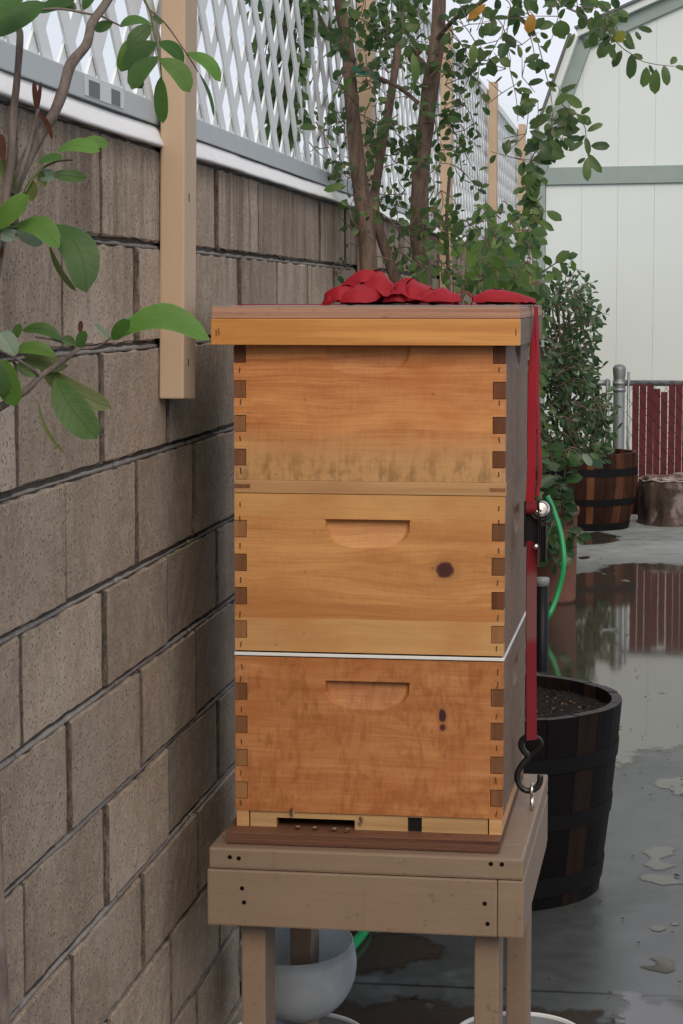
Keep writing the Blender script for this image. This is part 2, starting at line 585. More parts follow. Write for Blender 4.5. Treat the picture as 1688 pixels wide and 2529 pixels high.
def mat_more():
    # soil
    g = G('soil', 0.95, 0.2)
    x, y, z = g.coords()
    v = g.vec(x, y, z)
    n = g.noise(v, 60, 6, 0.7)
    w = g.voro(v, 55)
    col = g.mix(n.step(0.3, 0.7), (0.006, 0.005, 0.004), (0.028, 0.018, 0.014))
    col = g.mix((1.0 - w.step(0.08, 0.25)) * g.noise(v, 23, 2).step(0.5, 0.62), col, (0.26, 0.18, 0.14))
    g.color(col); g.bump(n - w * 0.5, 0.02)
    M['soil'] = g.mat
    # painted tan lumber
    g = G('tan_paint', 0.5, 0.4)
    x, y, z = g.coords('World')
    r = g.objrand()
    v = g.vec(x, y, z)
    n = g.noise(g.vec(x * 6, y * 22, z * 60), 1.0, 5, 0.6)
    b = g.noise(v, 11, 5)
    col = g.mix(b, (0.215, 0.148, 0.102), (0.268, 0.190, 0.134))
    col = g.mix(n.step(0.6, 0.8) * 0.20, col, (0.17, 0.115, 0.085))
    col = g.mix(g.noise(v, 70, 4).step(0.62, 0.70) * 0.45, col, (0.12, 0.085, 0.065))
    wear = g.noise(g.vec(x * 9, y * 9, z * 30), 1.0, 5, 0.65, 0.8)
    col = g.mix(wear.step(0.60, 0.68) * 0.16, col, (0.36, 0.28, 0.20))
    drip = g.noise(g.vec(x * 42, y * 42, z * 2.5), 1.0, 4, 0.6)
    col = g.mix(drip.step(0.58, 0.74) * 0.16, col, (0.11, 0.080, 0.058))
    g.color(col)
    g.rough(wear * 0.5 + 0.25)
    g.bump(n * 0.4 + b * 0.6 + wear * 0.5, 0.0018, 0.8)
    M['tan_paint'] = g.mat
    # same paint on the fence posts, in a lighter tone
    g = G('post_paint', 0.55, 0.35)
    x, y, z = g.coords('World')
    n = g.noise(g.vec(x * 40, y * 40, z * 3), 1.0, 5, 0.6)
    b = g.noise(g.vec(x, y, z), 7, 4)
    col = g.mix(b, (0.45, 0.325, 0.215), (0.54, 0.405, 0.280))
    g.color(g.mix(n.step(0.55, 0.8) * 0.18, col, (0.33, 0.22, 0.14)))
    g.bump(n, 0.0006)
    M['post_paint'] = g.mat
    # plywood edges: laminations across z
    for nm, lo, hi, dk, sc in (('plywood_edge', (0.33, 0.165, 0.105), (0.50, 0.290, 0.195), (0.105, 0.048, 0.034), 1.0),
                               ('plywood_dark', (0.080, 0.032, 0.017), (0.165, 0.076, 0.044), (0.028, 0.012, 0.008), 1.0)):
        g = G(nm, 0.6, 0.3)
        x, y, z = g.coords()
        wv = g.noise(g.vec(x * 5, y * 5, z * 5), 1.0, 3)
        l = g.noise(g.vec(x * 1.2, y * 1.2, z * 420 + wv * 0.8), 1.0, 3, 0.6)
        p = g.noise(g.vec(x * 45, y * 45, z * 300), 1.0, 5, 0.65)
        col = g.mix(l.step(0.35, 0.65), lo, hi)
        col = g.mix(p.step(0.58, 0.72) * 0.6, col, dk)
        col = g.mix((1.0 - l.step(0.30, 0.38)) * 0.6, col, dk)
        g.color(col); g.bump(p + l, 0.0008)
        M[nm] = g.mat
    # weathered lid top
    g = G('weathered_ply', 0.9, 0.2)
    x, y, z = g.coords()
    n = g.noise(g.vec(x * 6, y * 80, z * 80), 1.0, 6, 0.65)
    g.color(g.mix(n, (0.20, 0.165, 0.150), (0.42, 0.36, 0.33)))
    g.bump(n, 0.001)
    M['weathered_ply'] = g.mat
    # red webbing
    g = G('red_webbing', 0.62, 0.3)
    x, y, z = g.coords()
    v = g.vec(x, y, z)
    wv = g.voro(v, 700)
    n = g.noise(v, 14, 4)
    g.color(g.mix(n, (0.25, 0.004, 0.012), (0.36, 0.009, 0.022)))
    g.bump(wv, 0.0006, 0.6)
    g.b.inputs['Sheen Weight'].default_value = 0.0
    M['red_webbing'] = g.mat
    g = G('red_webbing_dirty', 0.7, 0.3)
    x, y, z = g.coords()
    n = g.noise(g.vec(x * 8, y * 8, z * 8), 1.0, 4)
    fade = z.step(0.84, 0.86) * (1.0 - z.step(0.945, 0.97))
    col = g.mix(n, (0.13, 0.007, 0.012), (0.22, 0.012, 0.020))
    g.color(g.mix(fade * 0.8, col, (0.16, 0.075, 0.065)))
    g.bump(g.voro(g.vec(x, y, z), 700), 0.0006, 0.6)
    M['red_webbing_dirty'] = g.mat
    # translucent polyethylene
    g = G('milky_plastic', 0.38, 0.5)
    x, y, z = g.coords()
    n = g.noise(g.vec(x, y, z), 22, 5, 0.65)
    g.color(g.mix(n.step(0.35, 0.75), (0.66, 0.71, 0.75), (0.86, 0.89, 0.92)))
    tr = g.nt.nodes.new('ShaderNodeBsdfTranslucent'); tr.inputs[0].default_value = (0.80, 0.86, 0.90, 1)
    mx = g.nt.nodes.new('ShaderNodeMixShader'); mx.inputs[0].default_value = 0.42
    g.link(g.b.outputs[0], mx.inputs[1]); g.link(tr.outputs[0], mx.inputs[2]); g.link(mx.outputs[0], g.out.inputs[0])
    g.bump(n, 0.002, 0.4)
    M['milky_plastic'] = g.mat
    g = G('bucket_white', 0.35, 0.5)
    g.color((0.72, 0.74, 0.75))
    M['bucket_white'] = g.mat
    simple('bucket_grey', (0.22, 0.235, 0.25), 0.4, 0.4, 0.2, 20)
    # bark
    for nm, lo, hi, sc in (('bark_brown', (0.085, 0.060, 0.048), (0.260, 0.190, 0.150), 1.5), ('bark_grey', (0.095, 0.075, 0.066), (0.235, 0.195, 0.170), 1.6)):
        g = G(nm, 0.9, 0.2)
        x, y, z = g.coords()
        n = g.noise(g.vec(x * 45 * sc, y * 45 * sc, z * 11 * sc), 1.0, 6, 0.65)
        b = g.noise(g.vec(x, y, z), 9, 3)
        sp = g.voro(g.vec(x * 60, y * 60, z * 60), 1.0)
        col = g.mix((n * 0.7 + b * 0.3).step(0.3, 0.7), lo, hi)
        col = g.mix((1.0 - sp.step(0.08, 0.2)) * b.step(0.5, 0.6) * 0.5, col, (0.30, 0.24, 0.19))
        g.color(col); g.bump(n, 0.006)
        M[nm] = g.mat
    # barrel staves
    for nm, lo, hi, wet in (('stave_red', (0.028, 0.012, 0.008), (0.15, 0.060, 0.030), 0.6), ('stave_dark', (0.006, 0.005, 0.005), (0.024, 0.014, 0.010), 0.6)):
        g = G(nm, 0.62, 0.10)
        x, y, z = g.coords()
        r = g.objrand()
        n = g.noise(g.vec(x * 30 + r * 9, y * 30, z * 2.2 + r * 7), 1.0, 6, 0.65)
        b = g.noise(g.vec(x * 4 + r * 9, y * 4, z * 4), 1.0, 4)
        col = g.mix((n * 0.6 + r * 0.55 - 0.08).step(0.25, 0.8), lo, hi)
        col = g.mix(b.step(0.5, 0.75) * wet, col, tuple(c * 0.35 for c in lo))
        gn = g.nt.nodes.new('ShaderNodeNewGeometry'); sp = g.nt.nodes.new('ShaderNodeSeparateXYZ')
        g.link(gn.outputs['True Normal'], sp.inputs[0])
        col = g.mix(S(g, sp.outputs[2]).step(0.8, 0.95) * 0.8, col, (0.075, 0.072, 0.070))      # bare, greyed end grain on the rim
        g.color(col); g.bump(n, 0.002)
        M[nm] = g.mat
    # stump
    g = G('stump_bark', 0.9, 0.2)
    x, y, z = g.coords()
    n = g.noise(g.vec(x * 9, y * 9, z * 4), 1.0, 6, 0.65)
    p = g.noise(g.vec(x, y, z), 6, 4, 0.6, 0.6)
    col = g.mix(n.step(0.3, 0.7), (0.035, 0.025, 0.022), (0.11, 0.080, 0.068))
    col = g.mix(p.step(0.52, 0.64) * 0.75, col, (0.26, 0.22, 0.20))
    g.color(col); g.bump(n, 0.02)
    M['stump_bark'] = g.mat
    g = G('stump_top', 0.9, 0.2)
    x, y, z = g.coords()
    n = g.noise(g.vec(x, y, z), 14, 5)
    g.color(g.mix(n.step(0.4, 0.65), (0.12, 0.07, 0.055), (0.42, 0.36, 0.32))); g.bump(n, 0.02)
    M['stump_top'] = g.mat
    g = G('crumb', 0.9, 0.15)
    geo = g.nt.nodes.new('ShaderNodeNewGeometry')
    rr3 = S(g, geo.outputs['Random Per Island'])
    g.color(g.mix(rr3.step(0.75, 1.0), g.mix(rr3, (0.008, 0.006, 0.005), (0.040, 0.024, 0.017)), (0.20, 0.13, 0.095)))
    M['crumb'] = g.mat
    # bee
    g = G('bee_body', 0.6, 0.4)
    x, y, z = g.coords('Generated')
    st = (y * 6.0).fract().step(0.4, 0.6)
    g.color(g.mix(st, (0.02, 0.012, 0.006), (0.20, 0.085, 0.02)))
    M['bee_body'] = g.mat


mat_more()
wood_board('board_top', (0.40, 0.128, 0.036), (0.70, 0.325, 0.115), (0.46, 0.140, 0.036), 0.6, 0.48, seed=0.3,
           lower=(0.066, (0.54, 0.335, 0.150), (0.250, 0.140, 0.050)))
wood_board('board_middle', (0.39, 0.158, 0.046), (0.66, 0.335, 0.120), (0.44, 0.172, 0.050), 0.5, 0.5, seed=1.7, gscale=0.75,
           knots=((0.118, 0.131, 0.0150, 0.86, (0.030, 0.008, 0.007)),),
           bands=((0.208, 0.3, (0.64, 0.375, 0.140), 0.55), (-0.1, 0.051, (0.57, 0.345, 0.145), 0.6), (0.051, 0.075, (0.42, 0.175, 0.054), 0.5)))
wood_board('board_bottom', (0.35, 0.125, 0.038), (0.54, 0.245, 0.092), (0.36, 0.110, 0.024), 0.5, 0.5, seed=3.3, mottle=0.6,
           knots=((0.1155, 0.158, 0.0062, 1.9, (0.022, 0.005, 0.006)), (0.1155, 0.140, 0.0050, 1.2, (0.040, 0.008, 0.008))))
plain_wood('shim_wood', (0.42, 0.225, 0.095), (0.58, 0.345, 0.165), 'X', 0.55, (0.35, 0.18, 0.08), 0.3)
plain_wood('lid_rim', (0.46, 0.190, 0.050), (0.66, 0.330, 0.105), 'X', 0.42, (0.42, 0.17, 0.04), 0.3)
plain_wood('end_grain_red', (0.100, 0.032, 0.013), (0.175, 0.062, 0.025), 'Z', 0.6, (0.09, 0.03, 0.013), 0.4)
plain_wood('end_grain_brown', (0.145, 0.058, 0.022), (0.225, 0.100, 0.042), 'Z', 0.6, (0.13, 0.055, 0.02), 0.4)
plain_wood('end_grain_tan', (0.24, 0.105, 0.038), (0.33, 0.160, 0.064), 'Z', 0.6, (0.22, 0.10, 0.04), 0.4)
plain_wood('side_weathered', (0.120, 0.072, 0.044), (0.225, 0.142, 0.092), 'Y', 0.6, (0.13, 0.085, 0.075), 0.45)
plain_wood('reducer_wood', (0.33, 0.195, 0.085), (0.48, 0.305, 0.145), 'X', 0.6, (0.40, 0.26, 0.12), 0.3)
leaf_mat('leaf_fore', (0.040, 0.115, 0.016), (0.105, 0.215, 0.034), (0.14, 0.22, 0.11), 0.33, 0.0, 0.45, 0.52)
leaf_mat('leaf_fore_dark', (0.032, 0.090, 0.016), (0.062, 0.140, 0.026), (0.11, 0.17, 0.08), 0.30, 0.0, 0.35, 0.5)
leaf_mat('leaf_fore_bright', (0.085, 0.215, 0.030), (0.13, 0.27, 0.045), (0.16, 0.25, 0.12), 0.35, 0.0, 0.45, 0.52)
leaf_mat('leaf_pale', (0.15, 0.235, 0.16), (0.22, 0.30, 0.22), (0.24, 0.30, 0.24), 0.25, 0.0, 0.3, 0.55)
leaf_mat('leaf_olive', (0.075, 0.105, 0.024), (0.115, 0.145, 0.040), (0.12, 0.14, 0.06), 0.25, 0.0, 0.3, 0.5)
leaf_mat('leaf_tree', (0.024, 0.064, 0.018), (0.090, 0.155, 0.040), (0.095, 0.145, 0.062), 0.40, 0.012, 0.0, 0.42)
leaf_mat('leaf_orange', (0.30, 0.145, 0.015), (0.38, 0.19, 0.02), (0.30, 0.17, 0.05), 0.35)
leaf_mat('leaf_vine', (0.030, 0.080, 0.020), (0.110, 0.190, 0.040), (0.10, 0.15, 0.06), 0.40, 0.02, 0.0, 0.42)
leaf_mat('leaf_shrub', (0.016, 0.050, 0.019), (0.056, 0.118, 0.040), (0.085, 0.125, 0.085), 0.25, 0.0, 0.0, 0.42)

# ------------------------------------------------------------------ ground and puddles
g_ = MB()
g_.add([(-150, -120, 0), (150, -120, 0), (150, 280, 0), (-150, 280, 0)], [(0, 1, 2, 3)])
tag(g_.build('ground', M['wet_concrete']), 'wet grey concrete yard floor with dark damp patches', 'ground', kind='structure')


def frac_outline(pts, it=4, amp=0.22, seed=0):
    rnd = random.Random(seed)
    P = [Vector((p[0], p[1])) for p in pts]
    for k in range(it):
        Q = []
        for i in range(len(P)):
            a, b = P[i], P[(i + 1) % len(P)]
            d = b - a
            nrm = Vector((-d.y, d.x))
            Q += [a, (a + b) / 2 + nrm * rnd.uniform(-amp, amp)]
        P = Q
    for k in range(2):
        P = [q for i in range(len(P)) for q in (P[i] * 0.75 + P[(i + 1) % len(P)] * 0.25, P[i] * 0.25 + P[(i + 1) % len(P)] * 0.75)]
    return P


def puddle(pts, label, seed, it=4, amp=0.2, z=0.0012):
    P = frac_outline(pts, it - 1, amp, seed)
    A = np.array([(p.x, p.y) for p in P])
    B = np.roll(A, -1, axis=0)
    lo, hi = A.min(0), A.max(0)
    NX, NY = 56, 56
    band = min(0.09, float((hi - lo).min()) * 0.22)
    gx = np.linspace(lo[0] - band, hi[0] + band, NX + 1); gy = np.linspace(lo[1] - band, hi[1] + band, NY + 1)
    Q = np.stack(np.meshgrid(gx, gy), -1).reshape(-1, 2)
    D = B - A
    t = np.clip(((Q[:, None] - A[None]) * D[None]).sum(-1) / ((D * D).sum(-1)[None] + 1e-12), 0, 1)
    dist = np.sqrt((((Q[:, None] - (A[None] + t[..., None] * D[None])) ** 2).sum(-1)).min(1))
    yc = (A[None, :, 1] > Q[:, None, 1]) != (B[None, :, 1] > Q[:, None, 1])
    xi = A[None, :, 0] + (Q[:, None, 1] - A[None, :, 1]) * D[None, :, 0] / np.where(np.abs(D[None, :, 1]) < 1e-9, 1e-9, D[None, :, 1])
    inside = ((yc & (Q[:, None, 0] < xi)).sum(1) % 2) == 1
    sd = np.where(inside, dist, -dist) / band          # signed distance to the water line
    keep = {}
    fs_ = []
    for b in range(NY):
        for a in range(NX):
            q = (b * (NX + 1) + a, b * (NX + 1) + a + 1, (b + 1) * (NX + 1) + a + 1, (b + 1) * (NX + 1) + a)
            if max(sd[k] for k in q) > -0.5: fs_.append(tuple(keep.setdefault(k, len(keep)) for k in q))
    c = Vector(((lo[0] + hi[0]) / 2, (lo[1] + hi[1]) / 2, 0))
    me = bpy.data.meshes.new('puddle')
    me.from_pydata([(Q[k][0] - c.x, Q[k][1] - c.y, 0) for k in keep], [], fs_)
    ea = me.attributes.new('edge', 'FLOAT', 'POINT')
    ea.data.foreach_set('value', [float(max(-1, min(1, sd[k]))) for k in keep])
    me.materials.append(M['puddle_water'])
    o = bpy.data.objects.new('puddle', me); COL.objects.link(o)
    o.location = (c.x, c.y, z)
    return tag(o, label, 'puddle', kind='structure')


def gp(*px): return [gnd(*p) for p in px]


puddle(gp((1285, 1560), (1330, 1470), (1430, 1415), (1480, 1412), (1500, 1396), (1560, 1390), (1640, 1393)) + [Vector((0.9, 11.6, 0)), Vector((1.7, 10.2, 0)), Vector((1.6, 8.2, 0)), Vector((0.6, 6.9, 0))]
       + gp((1690, 1840), (1640, 1866), (1600, 1850), (1560, 1895), (1520, 1900), (1480, 1880), (1440, 1780), (1400, 1700), (1330, 1662)), 'broad shallow puddle mirroring the red fence and white shed', 3, 4, 0.11)
puddle(gp((1430, 1322), (1470, 1312), (1528, 1328), (1500, 1342), (1440, 1346)), 'small dark puddle in front of the far wooden barrel', 5, 4, 0.16)
puddle(gp((1428, 1376), (1456, 1374), (1444, 1382), (1428, 1381)), 'thin wet streak beside the terracotta pot', 6, 3, 0.16)
puddle(gp((1582, 2100), (1625, 2090), (1672, 2098), (1668, 2112), (1632, 2122), (1670, 2140), (1650, 2150), (1610, 2148), (1590, 2136), (1605, 2124)), 'footprint shaped puddle on the concrete right of the dark barrel', 8, 3, 0.16)
puddle(gp((1580, 2162), (1610, 2158), (1665, 2162), (1688, 2176), (1690, 2186), (1640, 2188), (1596, 2178)), 'narrow puddle just below the footprint puddle', 9, 3, 0.16)
puddle(gp((1625, 1926), (1690, 1920), (1720, 1945), (1700, 1968), (1660, 1962)), 'bright puddle at the right edge above the footprint puddle', 10, 3, 0.2)
puddle(gp((1604, 2290), (1625, 2284), (1648, 2291), (1630, 2302), (1608, 2299)), 'small oval puddle below the footprint puddles', 11, 3, 0.12)
puddle(gp((1655, 2280), (1680, 2279), (1676, 2286), (1658, 2286)), 'smallest oval puddle near the right edge', 12, 3, 0.12)
puddle(gp((1604, 2366), (1640, 2362), (1660, 2372), (1668, 2392), (1640, 2404), (1596, 2396), (1580, 2388), (1620, 2384)), 'curved puddle above the large bright puddle', 13, 3, 0.16)
puddle(gp((1520, 2450), (1560, 2446), (1600, 2462), (1625, 2478), (1690, 2470), (1760, 2490), (1800, 2560), (1700, 2620), (1560, 2610), (1500, 2560), (1530, 2505)), 'large bright puddle in the near right corner', 14, 4, 0.18)
puddle(gp((700, 2350), (880, 2300), (960, 2302), (1060, 2318), (1094, 2340), (1085, 2368), (1000, 2388), (900, 2408), (780, 2412), (700, 2400)), 'dark glossy patch on concrete under the tan stand', 15, 4, 0.14)  # dark glossy sheet on the ground beneath the stand
puddle(gp((760, 2520), (860, 2468), (900, 2490), (980, 2462), (1090, 2470), (1160, 2490), (1330, 2488), (1480, 2500), (1500, 2560), (1100, 2600), (800, 2590)), 'dark wet patch beneath the legs of the tan stand', 16, 4, 0.14)

# twigs and crumbs on the concrete
db = MB()
rd = random.Random(4)
for k in range(260):
    Y = rd.uniform(4.2, 13.0) if rd.random() < 0.5 else rd.uniform(4.2, 7.5)
    X = rd.uniform(-0.5, 1.2) + (0.0 if Y > 5 else 0.05)
    s = rd.uniform(0.0015, 0.0055) * (1 + 0.08 * Y) * (2.0 if rd.random() < 0.08 else 1.0)
    a = rd.uniform(0, 6.28)
    d = Vector((math.cos(a), math.sin(a), 0)); n = Vector((-d.y, d.x, 0))
    c = Vector((X, Y, 0.005))
    db.add([c - d * s, c + n * s * 0.5, c + d * s, c - n * s * 0.45, c + Vector((0, 0, s * 0.25))], [(0, 1, 4), (1, 2, 4), (2, 3, 4), (3, 0, 4)])
tag(db.build('ground_litter', M['debris']), 'dark crumbs and leaf bits scattered over the concrete', 'litter', kind='stuff')

# ------------------------------------------------------------------ block wall
XW = -0.73
wall = empty('block_wall', (XW, 2.0, 0))
tag(wall, 'long tan concrete block wall with grey mortar and a white cap', 'wall')
ZJ = [1.63, 1.4815, 1.334, 1.173, 1.0094, 0.864, 0.709, 0.557, 0.405, 0.252, 0.10, -0.05]
WY0, WY1 = 0.4, 15.4


def block_mesh(i, h):
    rnd = random.Random(100 + i)
    L = BL - 0.010
    us = [0.0, 0.009] + [k / 14 for k in range(1, 14)] + [0.991, 1.0]
    ws = [0.0, 0.022] + [k / 5 for k in range(1, 5)] + [0.978, 1.0]
    nx, nz = len(us) - 1, len(ws) - 1
    vs_, fs_ = [], []
    for a in range(nz + 1):
        for b in range(nx + 1):
            yy, zz, xx = us[b] * L, ws[a] * h, 0.0
            if a in (0, nz) or b in (0, nx):
                xx = -0.0022 - rnd.random() * 0.0014
                chip = rnd.uniform(0.0, 0.0045) * (1.8 if rnd.random() < 0.12 else 1.0)
                if a == 0: zz += chip
                if a == nz: zz -= chip
                if b == 0: yy += chip * 0.7
                if b == nx: yy -= chip * 0.7
            else:
                xx = rnd.uniform(-0.0006, 0.0008)
                if a in (1, nz - 1): zz += rnd.uniform(-0.0010, 0.0010) + (0.0012 if a == 1 else -0.0012)
            vs_.append((xx, yy, zz))
    for a in range(nz):
        for b in range(nx):
            k = a * (nx + 1) + b
            fs_.append((k, k + 1, k + nx + 2, k + nx + 1))
    per = [b for b in range(nx + 1)] + [a * (nx + 1) + nx for a in range(1, nz + 1)] + [nz * (nx + 1) + b for b in range(nx - 1, -1, -1)] + [a * (nx + 1) for a in range(nz - 1, 0, -1)]
    o = len(vs_)
    for k in per:
        vs_.append((-0.03, vs_[k][1], vs_[k][2]))
    n = len(per)
    for i2 in range(n):
        fs_.append((per[i2], o + i2, o + (i2 + 1) % n, per[(i2 + 1) % n]))
    me = bpy.data.meshes.new('block')
    me.from_pydata(vs_, [], fs_)
    me.materials.append(M['slump_block'])
    return me


far = MB()
rb = random.Random(5)
for ci in range(len(ZJ) - 1):
    zt, zb = ZJ[ci], ZJ[ci + 1]
    h = zt - zb - 0.008
    variants = [block_mesh(ci * 10 + k, h) for k in range(4)]
    off = 2.517 if ci % 2 == 0 else 2.727
    y = off - BL * math.ceil((off - WY0) / BL)
    while y < WY1:
        vis = (2.0 < y < 5.6) or (y >= 5.6 and ci < 4 and y < 14.0)
        dx = rb.uniform(-0.0025, 0.003)
        if vis:
            o = bpy.data.objects.new('block', rb.choice(variants))
            COL.objects.link(o); o.parent = wall
            o.location = (dx, y + 0.0045 - 2.0, zb + 0.0040)
        else:
            far.box(-0.03 + dx, dx, y + 0.0045 - 2.0, y + BL - 0.0045 - 2.0, zb + 0.0055, zt - 0.0055)
        y += BL
tag(far.build('block_courses', M['slump_block'], wall), kind='stuff')
mo = MB()
mo.box(-0.150, -0.0058, WY0 - 2.0, WY1 - 2.0, -0.05, 1.628)
mo.build('mortar_core', M['mortar_dark'], wall)
# mortar squeezed from the bed joints
sq = MB()
rs = random.Random(8)
for ci in range(1, len(ZJ) - 1):
    z = ZJ[ci]
    y = 2.0
    while y < 6.0:
        pts, rad = [], []
        n = 26
        for k in range(n):
            yy = y + k * 0.02
            a = mnoise.noise(Vector((yy * 3.1, z * 11, 0.3)))
            b = mnoise.noise(Vector((yy * 22, z * 17, 1.3)))
            rr = max(0.0006, 0.0030 + 0.0026 * a + 0.0018 * b)
            pts.append((-0.0060 + rr * 0.20, yy - 2.0, z - 0.0026 + 0.0012 * b)); rad.append(rr)
        sq.tube(pts, rad, 7)
        y += 0.5
sq.build('mortar_joint', M['mortar'], wall, smooth=True)
# rounded white cap
cp = MB()
NP = 9
vs_, fs_ = [], []
ny = 420
for i in range(ny + 1):
    y = WY0 + (WY1 - WY0) * i / ny
    a = mnoise.noise(Vector((y * 2.3, 0.2, 0.7))) * 0.004 + mnoise.noise(Vector((y * 9, 3.2, 0.7))) * 0.002
    for k in range(NP):
        t = k / (NP - 1)
        ang = -math.pi / 2 + t * math.pi
        cxp, czp = [(-0.004, 1.6300), (0.0062, 1.6300), (0.0078, 1.6310), (0.0084, 1.6328), (0.0080, 1.6348), (0.0050, 1.6412), (0.0020, 1.6475), (-0.0010, 1.6538), (-0.0040, 1.6600)][k]
        vs_.append((cxp + a * 0.8, y - 2.0, czp + a * 0.4))
for i in range(ny):
    for k in range(NP - 1):
        q = i * NP + k
        fs_.append((q, q + NP, q + NP + 1, q + 1))
b0 = cp.add(vs_, fs_)
top, bot = [i * NP + NP - 1 for i in range(ny + 1)], [i * NP for i in range(ny + 1)]
cp.add([(-0.16, WY0 - 2, 1.660), (-0.16, WY1 - 2, 1.660), (-0.16, WY0 - 2, 1.6295), (-0.16, WY1 - 2, 1.6295)], [])
L_ = len(cp.v) - 4
for i in range(0, ny, 1):
    pass
cp.f += [tuple([L_] + [L_ + 1] + top[::-1]), tuple([L_ + 2] + bot + [L_ + 3])]
cp.m += [0, 0]
cp.build('wall_cap', M['white_cap'], wall, smooth=True)

# ------------------------------------------------------------------ posts and lattice
POSTS = [(3.305, 1.2516, 2.62, 'nearest'), (5.585, 1.20, 2.60, 'second'), (7.87, 1.25, 2.37, 'third'), (10.28, 1.2, 2.40, 'fourth'), (12.68, 1.2, 2.395, 'fifth')]
PL = ['nearest tan painted post, its cut lower end hanging on the wall left of the hive',
      'tan painted post behind the left tree stem, second from the camera',
      'tan painted post behind the right tree stem, its top end against the sky',
      'tan painted post beyond the tree, fourth along the lattice',
      'tan painted post farthest along the lattice, beside the white shed']
for i, (y, z0, z1, wh) in enumerate(POSTS):
    o = MB().box(0.0025, 0.0405, 0, 0.089, 0, z1 - z0, 0.003).build('fence_post', M['post_paint'], None, (XW, y, z0))
    if i == 0: o.rotation_euler = (R(-3.2), 0, 0); o.location.y = 3.272
    tag(o, PL[i], 'post', 'tan posts holding the lattice')
    for k, zz in enumerate((0.05, 0.30)):
        s = MB().box(0.0405, 0.0412, 0.030, 0.0335, zz, zz + 0.012)
        s.build('nail_head', M['rust'], o)

LX0, LX1 = XW - 0.030, XW - 0.012     # two crossing layers
ZB, ZT = 1.6635, 2.372
edges = [0.9] + [p[0] + 0.0445 for p in POSTS] + [15.0]
LL = ['white vinyl lattice panel over the wall left of the nearest post', 'white vinyl lattice panel between the nearest post and the left tree stem',
      'white vinyl lattice panel between the two tree stems', 'white vinyl lattice panel with its sloping top rail against the sky',
      'narrow looking white lattice panel between the two farthest posts', 'white lattice panel beyond the farthest post']
PITCH, SW = 0.145, 0.034
for i in range(len(edges) - 1):
    y0, y1 = edges[i] + 0.002, edges[i + 1] - 0.002
    root = tag(empty('lattice_panel', (XW, y0, ZB)), LL[i], 'lattice panel', 'lattice panels along the wall top')
    L, Hh = y1 - y0, ZT - ZB
    MB().box(-0.036, -0.004, 0, L, 0, 0.034, 0.002).build('bottom_rail', M['grey_vinyl'], root)
    MB().box(-0.036, -0.004, 0, L, Hh - 0.034, Hh, 0.002).build('top_rail', M['white_vinyl'], root)
    z0, z1 = 0.030, Hh - 0.030
    hw = SW / math.sqrt(2)
    ph = (y0 % PITCH)
    for fam in (1, -1):
        xa, xb = (-0.0205, -0.0165) if fam > 0 else (-0.0155, -0.0115)
        c = -Hh - PITCH - ph
        while c < L + Hh + PITCH:
            # strip: y = c + fam*(z) + [-hw, hw], clipped to the panel
            poly = []
            for (zz, s) in ((z0, -1), (z0, 1), (z1, 1), (z1, -1)):
                yc = c + (zz if fam > 0 else (Hh - zz))
                poly.append((yc + s * hw, zz))
            # clip to 0 <= y <= L
            def clip(pl, keep, inter):
                out = []
                for k in range(len(pl)):
                    a, b = pl[k], pl[(k + 1) % len(pl)]
                    if keep(a): out.append(a)
                    if keep(a) != keep(b): out.append(inter(a, b))
                return out
            def isec(val):
                def f(a, b):
                    t = (val - a[0]) / (b[0] - a[0])
                    return (val, a[1] + (b[1] - a[1]) * t)
                return f
            poly = clip(poly, lambda p: p[0] >= 0, isec(0.0))
            if poly: poly = clip(poly, lambda p: p[0] <= L, isec(L))
            if len(poly) >= 3 and max(p[0] for p in poly) - min(p[0] for p in poly) > 0.01:
                m = MB()
                n = len(poly)
                m.add([(xb, p[0], p[1]) for p in poly] + [(xa, p[0], p[1]) for p in poly],
                      [tuple(range(n)), tuple(range(n, 2 * n))[::-1]] + [(k, n + k, n + (k + 1) % n, (k + 1) % n) for k in range(n)])
                if y0 + max(p[0] for p in poly) > 2.2 and y0 < 14.5:
                    m.build('slat', M['white_vinyl'], root)
            c += PITCH
    if i == 0:      # taped tags on the bottom rail
        tp = MB().box(-0.0036, -0.0030, 0, 0.20, 0.004, 0.030)
        yq = 2.885 - y0
        MB().box(-0.0036, -0.0028, yq - 0.02, yq + 0.20, 0.005, 0.031).build('clear_tape', M['tape'], root)
        MB().box(-0.0027, -0.0022, yq, yq + 0.058, 0.006, 0.027).build('tag_label', M['tag_grey'], root)
        MB().box(-0.0027, -0.0022, yq + 0.125, yq + 0.175, 0.006, 0.027).build('tag_label', M['tag_grey'], root)

# ------------------------------------------------------------------ shed
SH = empty('garden_shed', at(1316, 1000, 16.0) * 1.0, R(-12))
SH.location.z = 0
tag(SH, 'white barn-roofed shed with grey green trim behind the fence', 'shed')
zt_, zb_ = 2.34, 2.22          # horizontal trim band
W_, D_ = 3.6, 3.0
k1 = (0.33, 3.25)              # gambrel knee
k2 = (W_ / 2, 3.83)
prof = [(0, 0), (W_, 0), (W_, zt_), (W_ - k1[0], k1[1]), (k2[0], k2[1]), (k1[0], k1[1]), (0, zt_)]
m = MB()
n = len(prof)
m.add([(x, 0.02, z) for x, z in prof] + [(x, D_, z) for x, z in prof], [tuple(range(n)), tuple(range(n, 2 * n))[::-1]] + [(k, n + k, n + (k + 1) % n, (k + 1) % n) for k in range(n)])
m.build('wall', M['shed_white'], SH)


def ztop(x):
    x = min(x, W_ - x)
    if x < k1[0]: return zt_ + (k1[1] - zt_) * x / k1[0]
    return k1[1] + (k2[1] - k1[1]) * (x - k1[0]) / (k2[0] - k1[0])


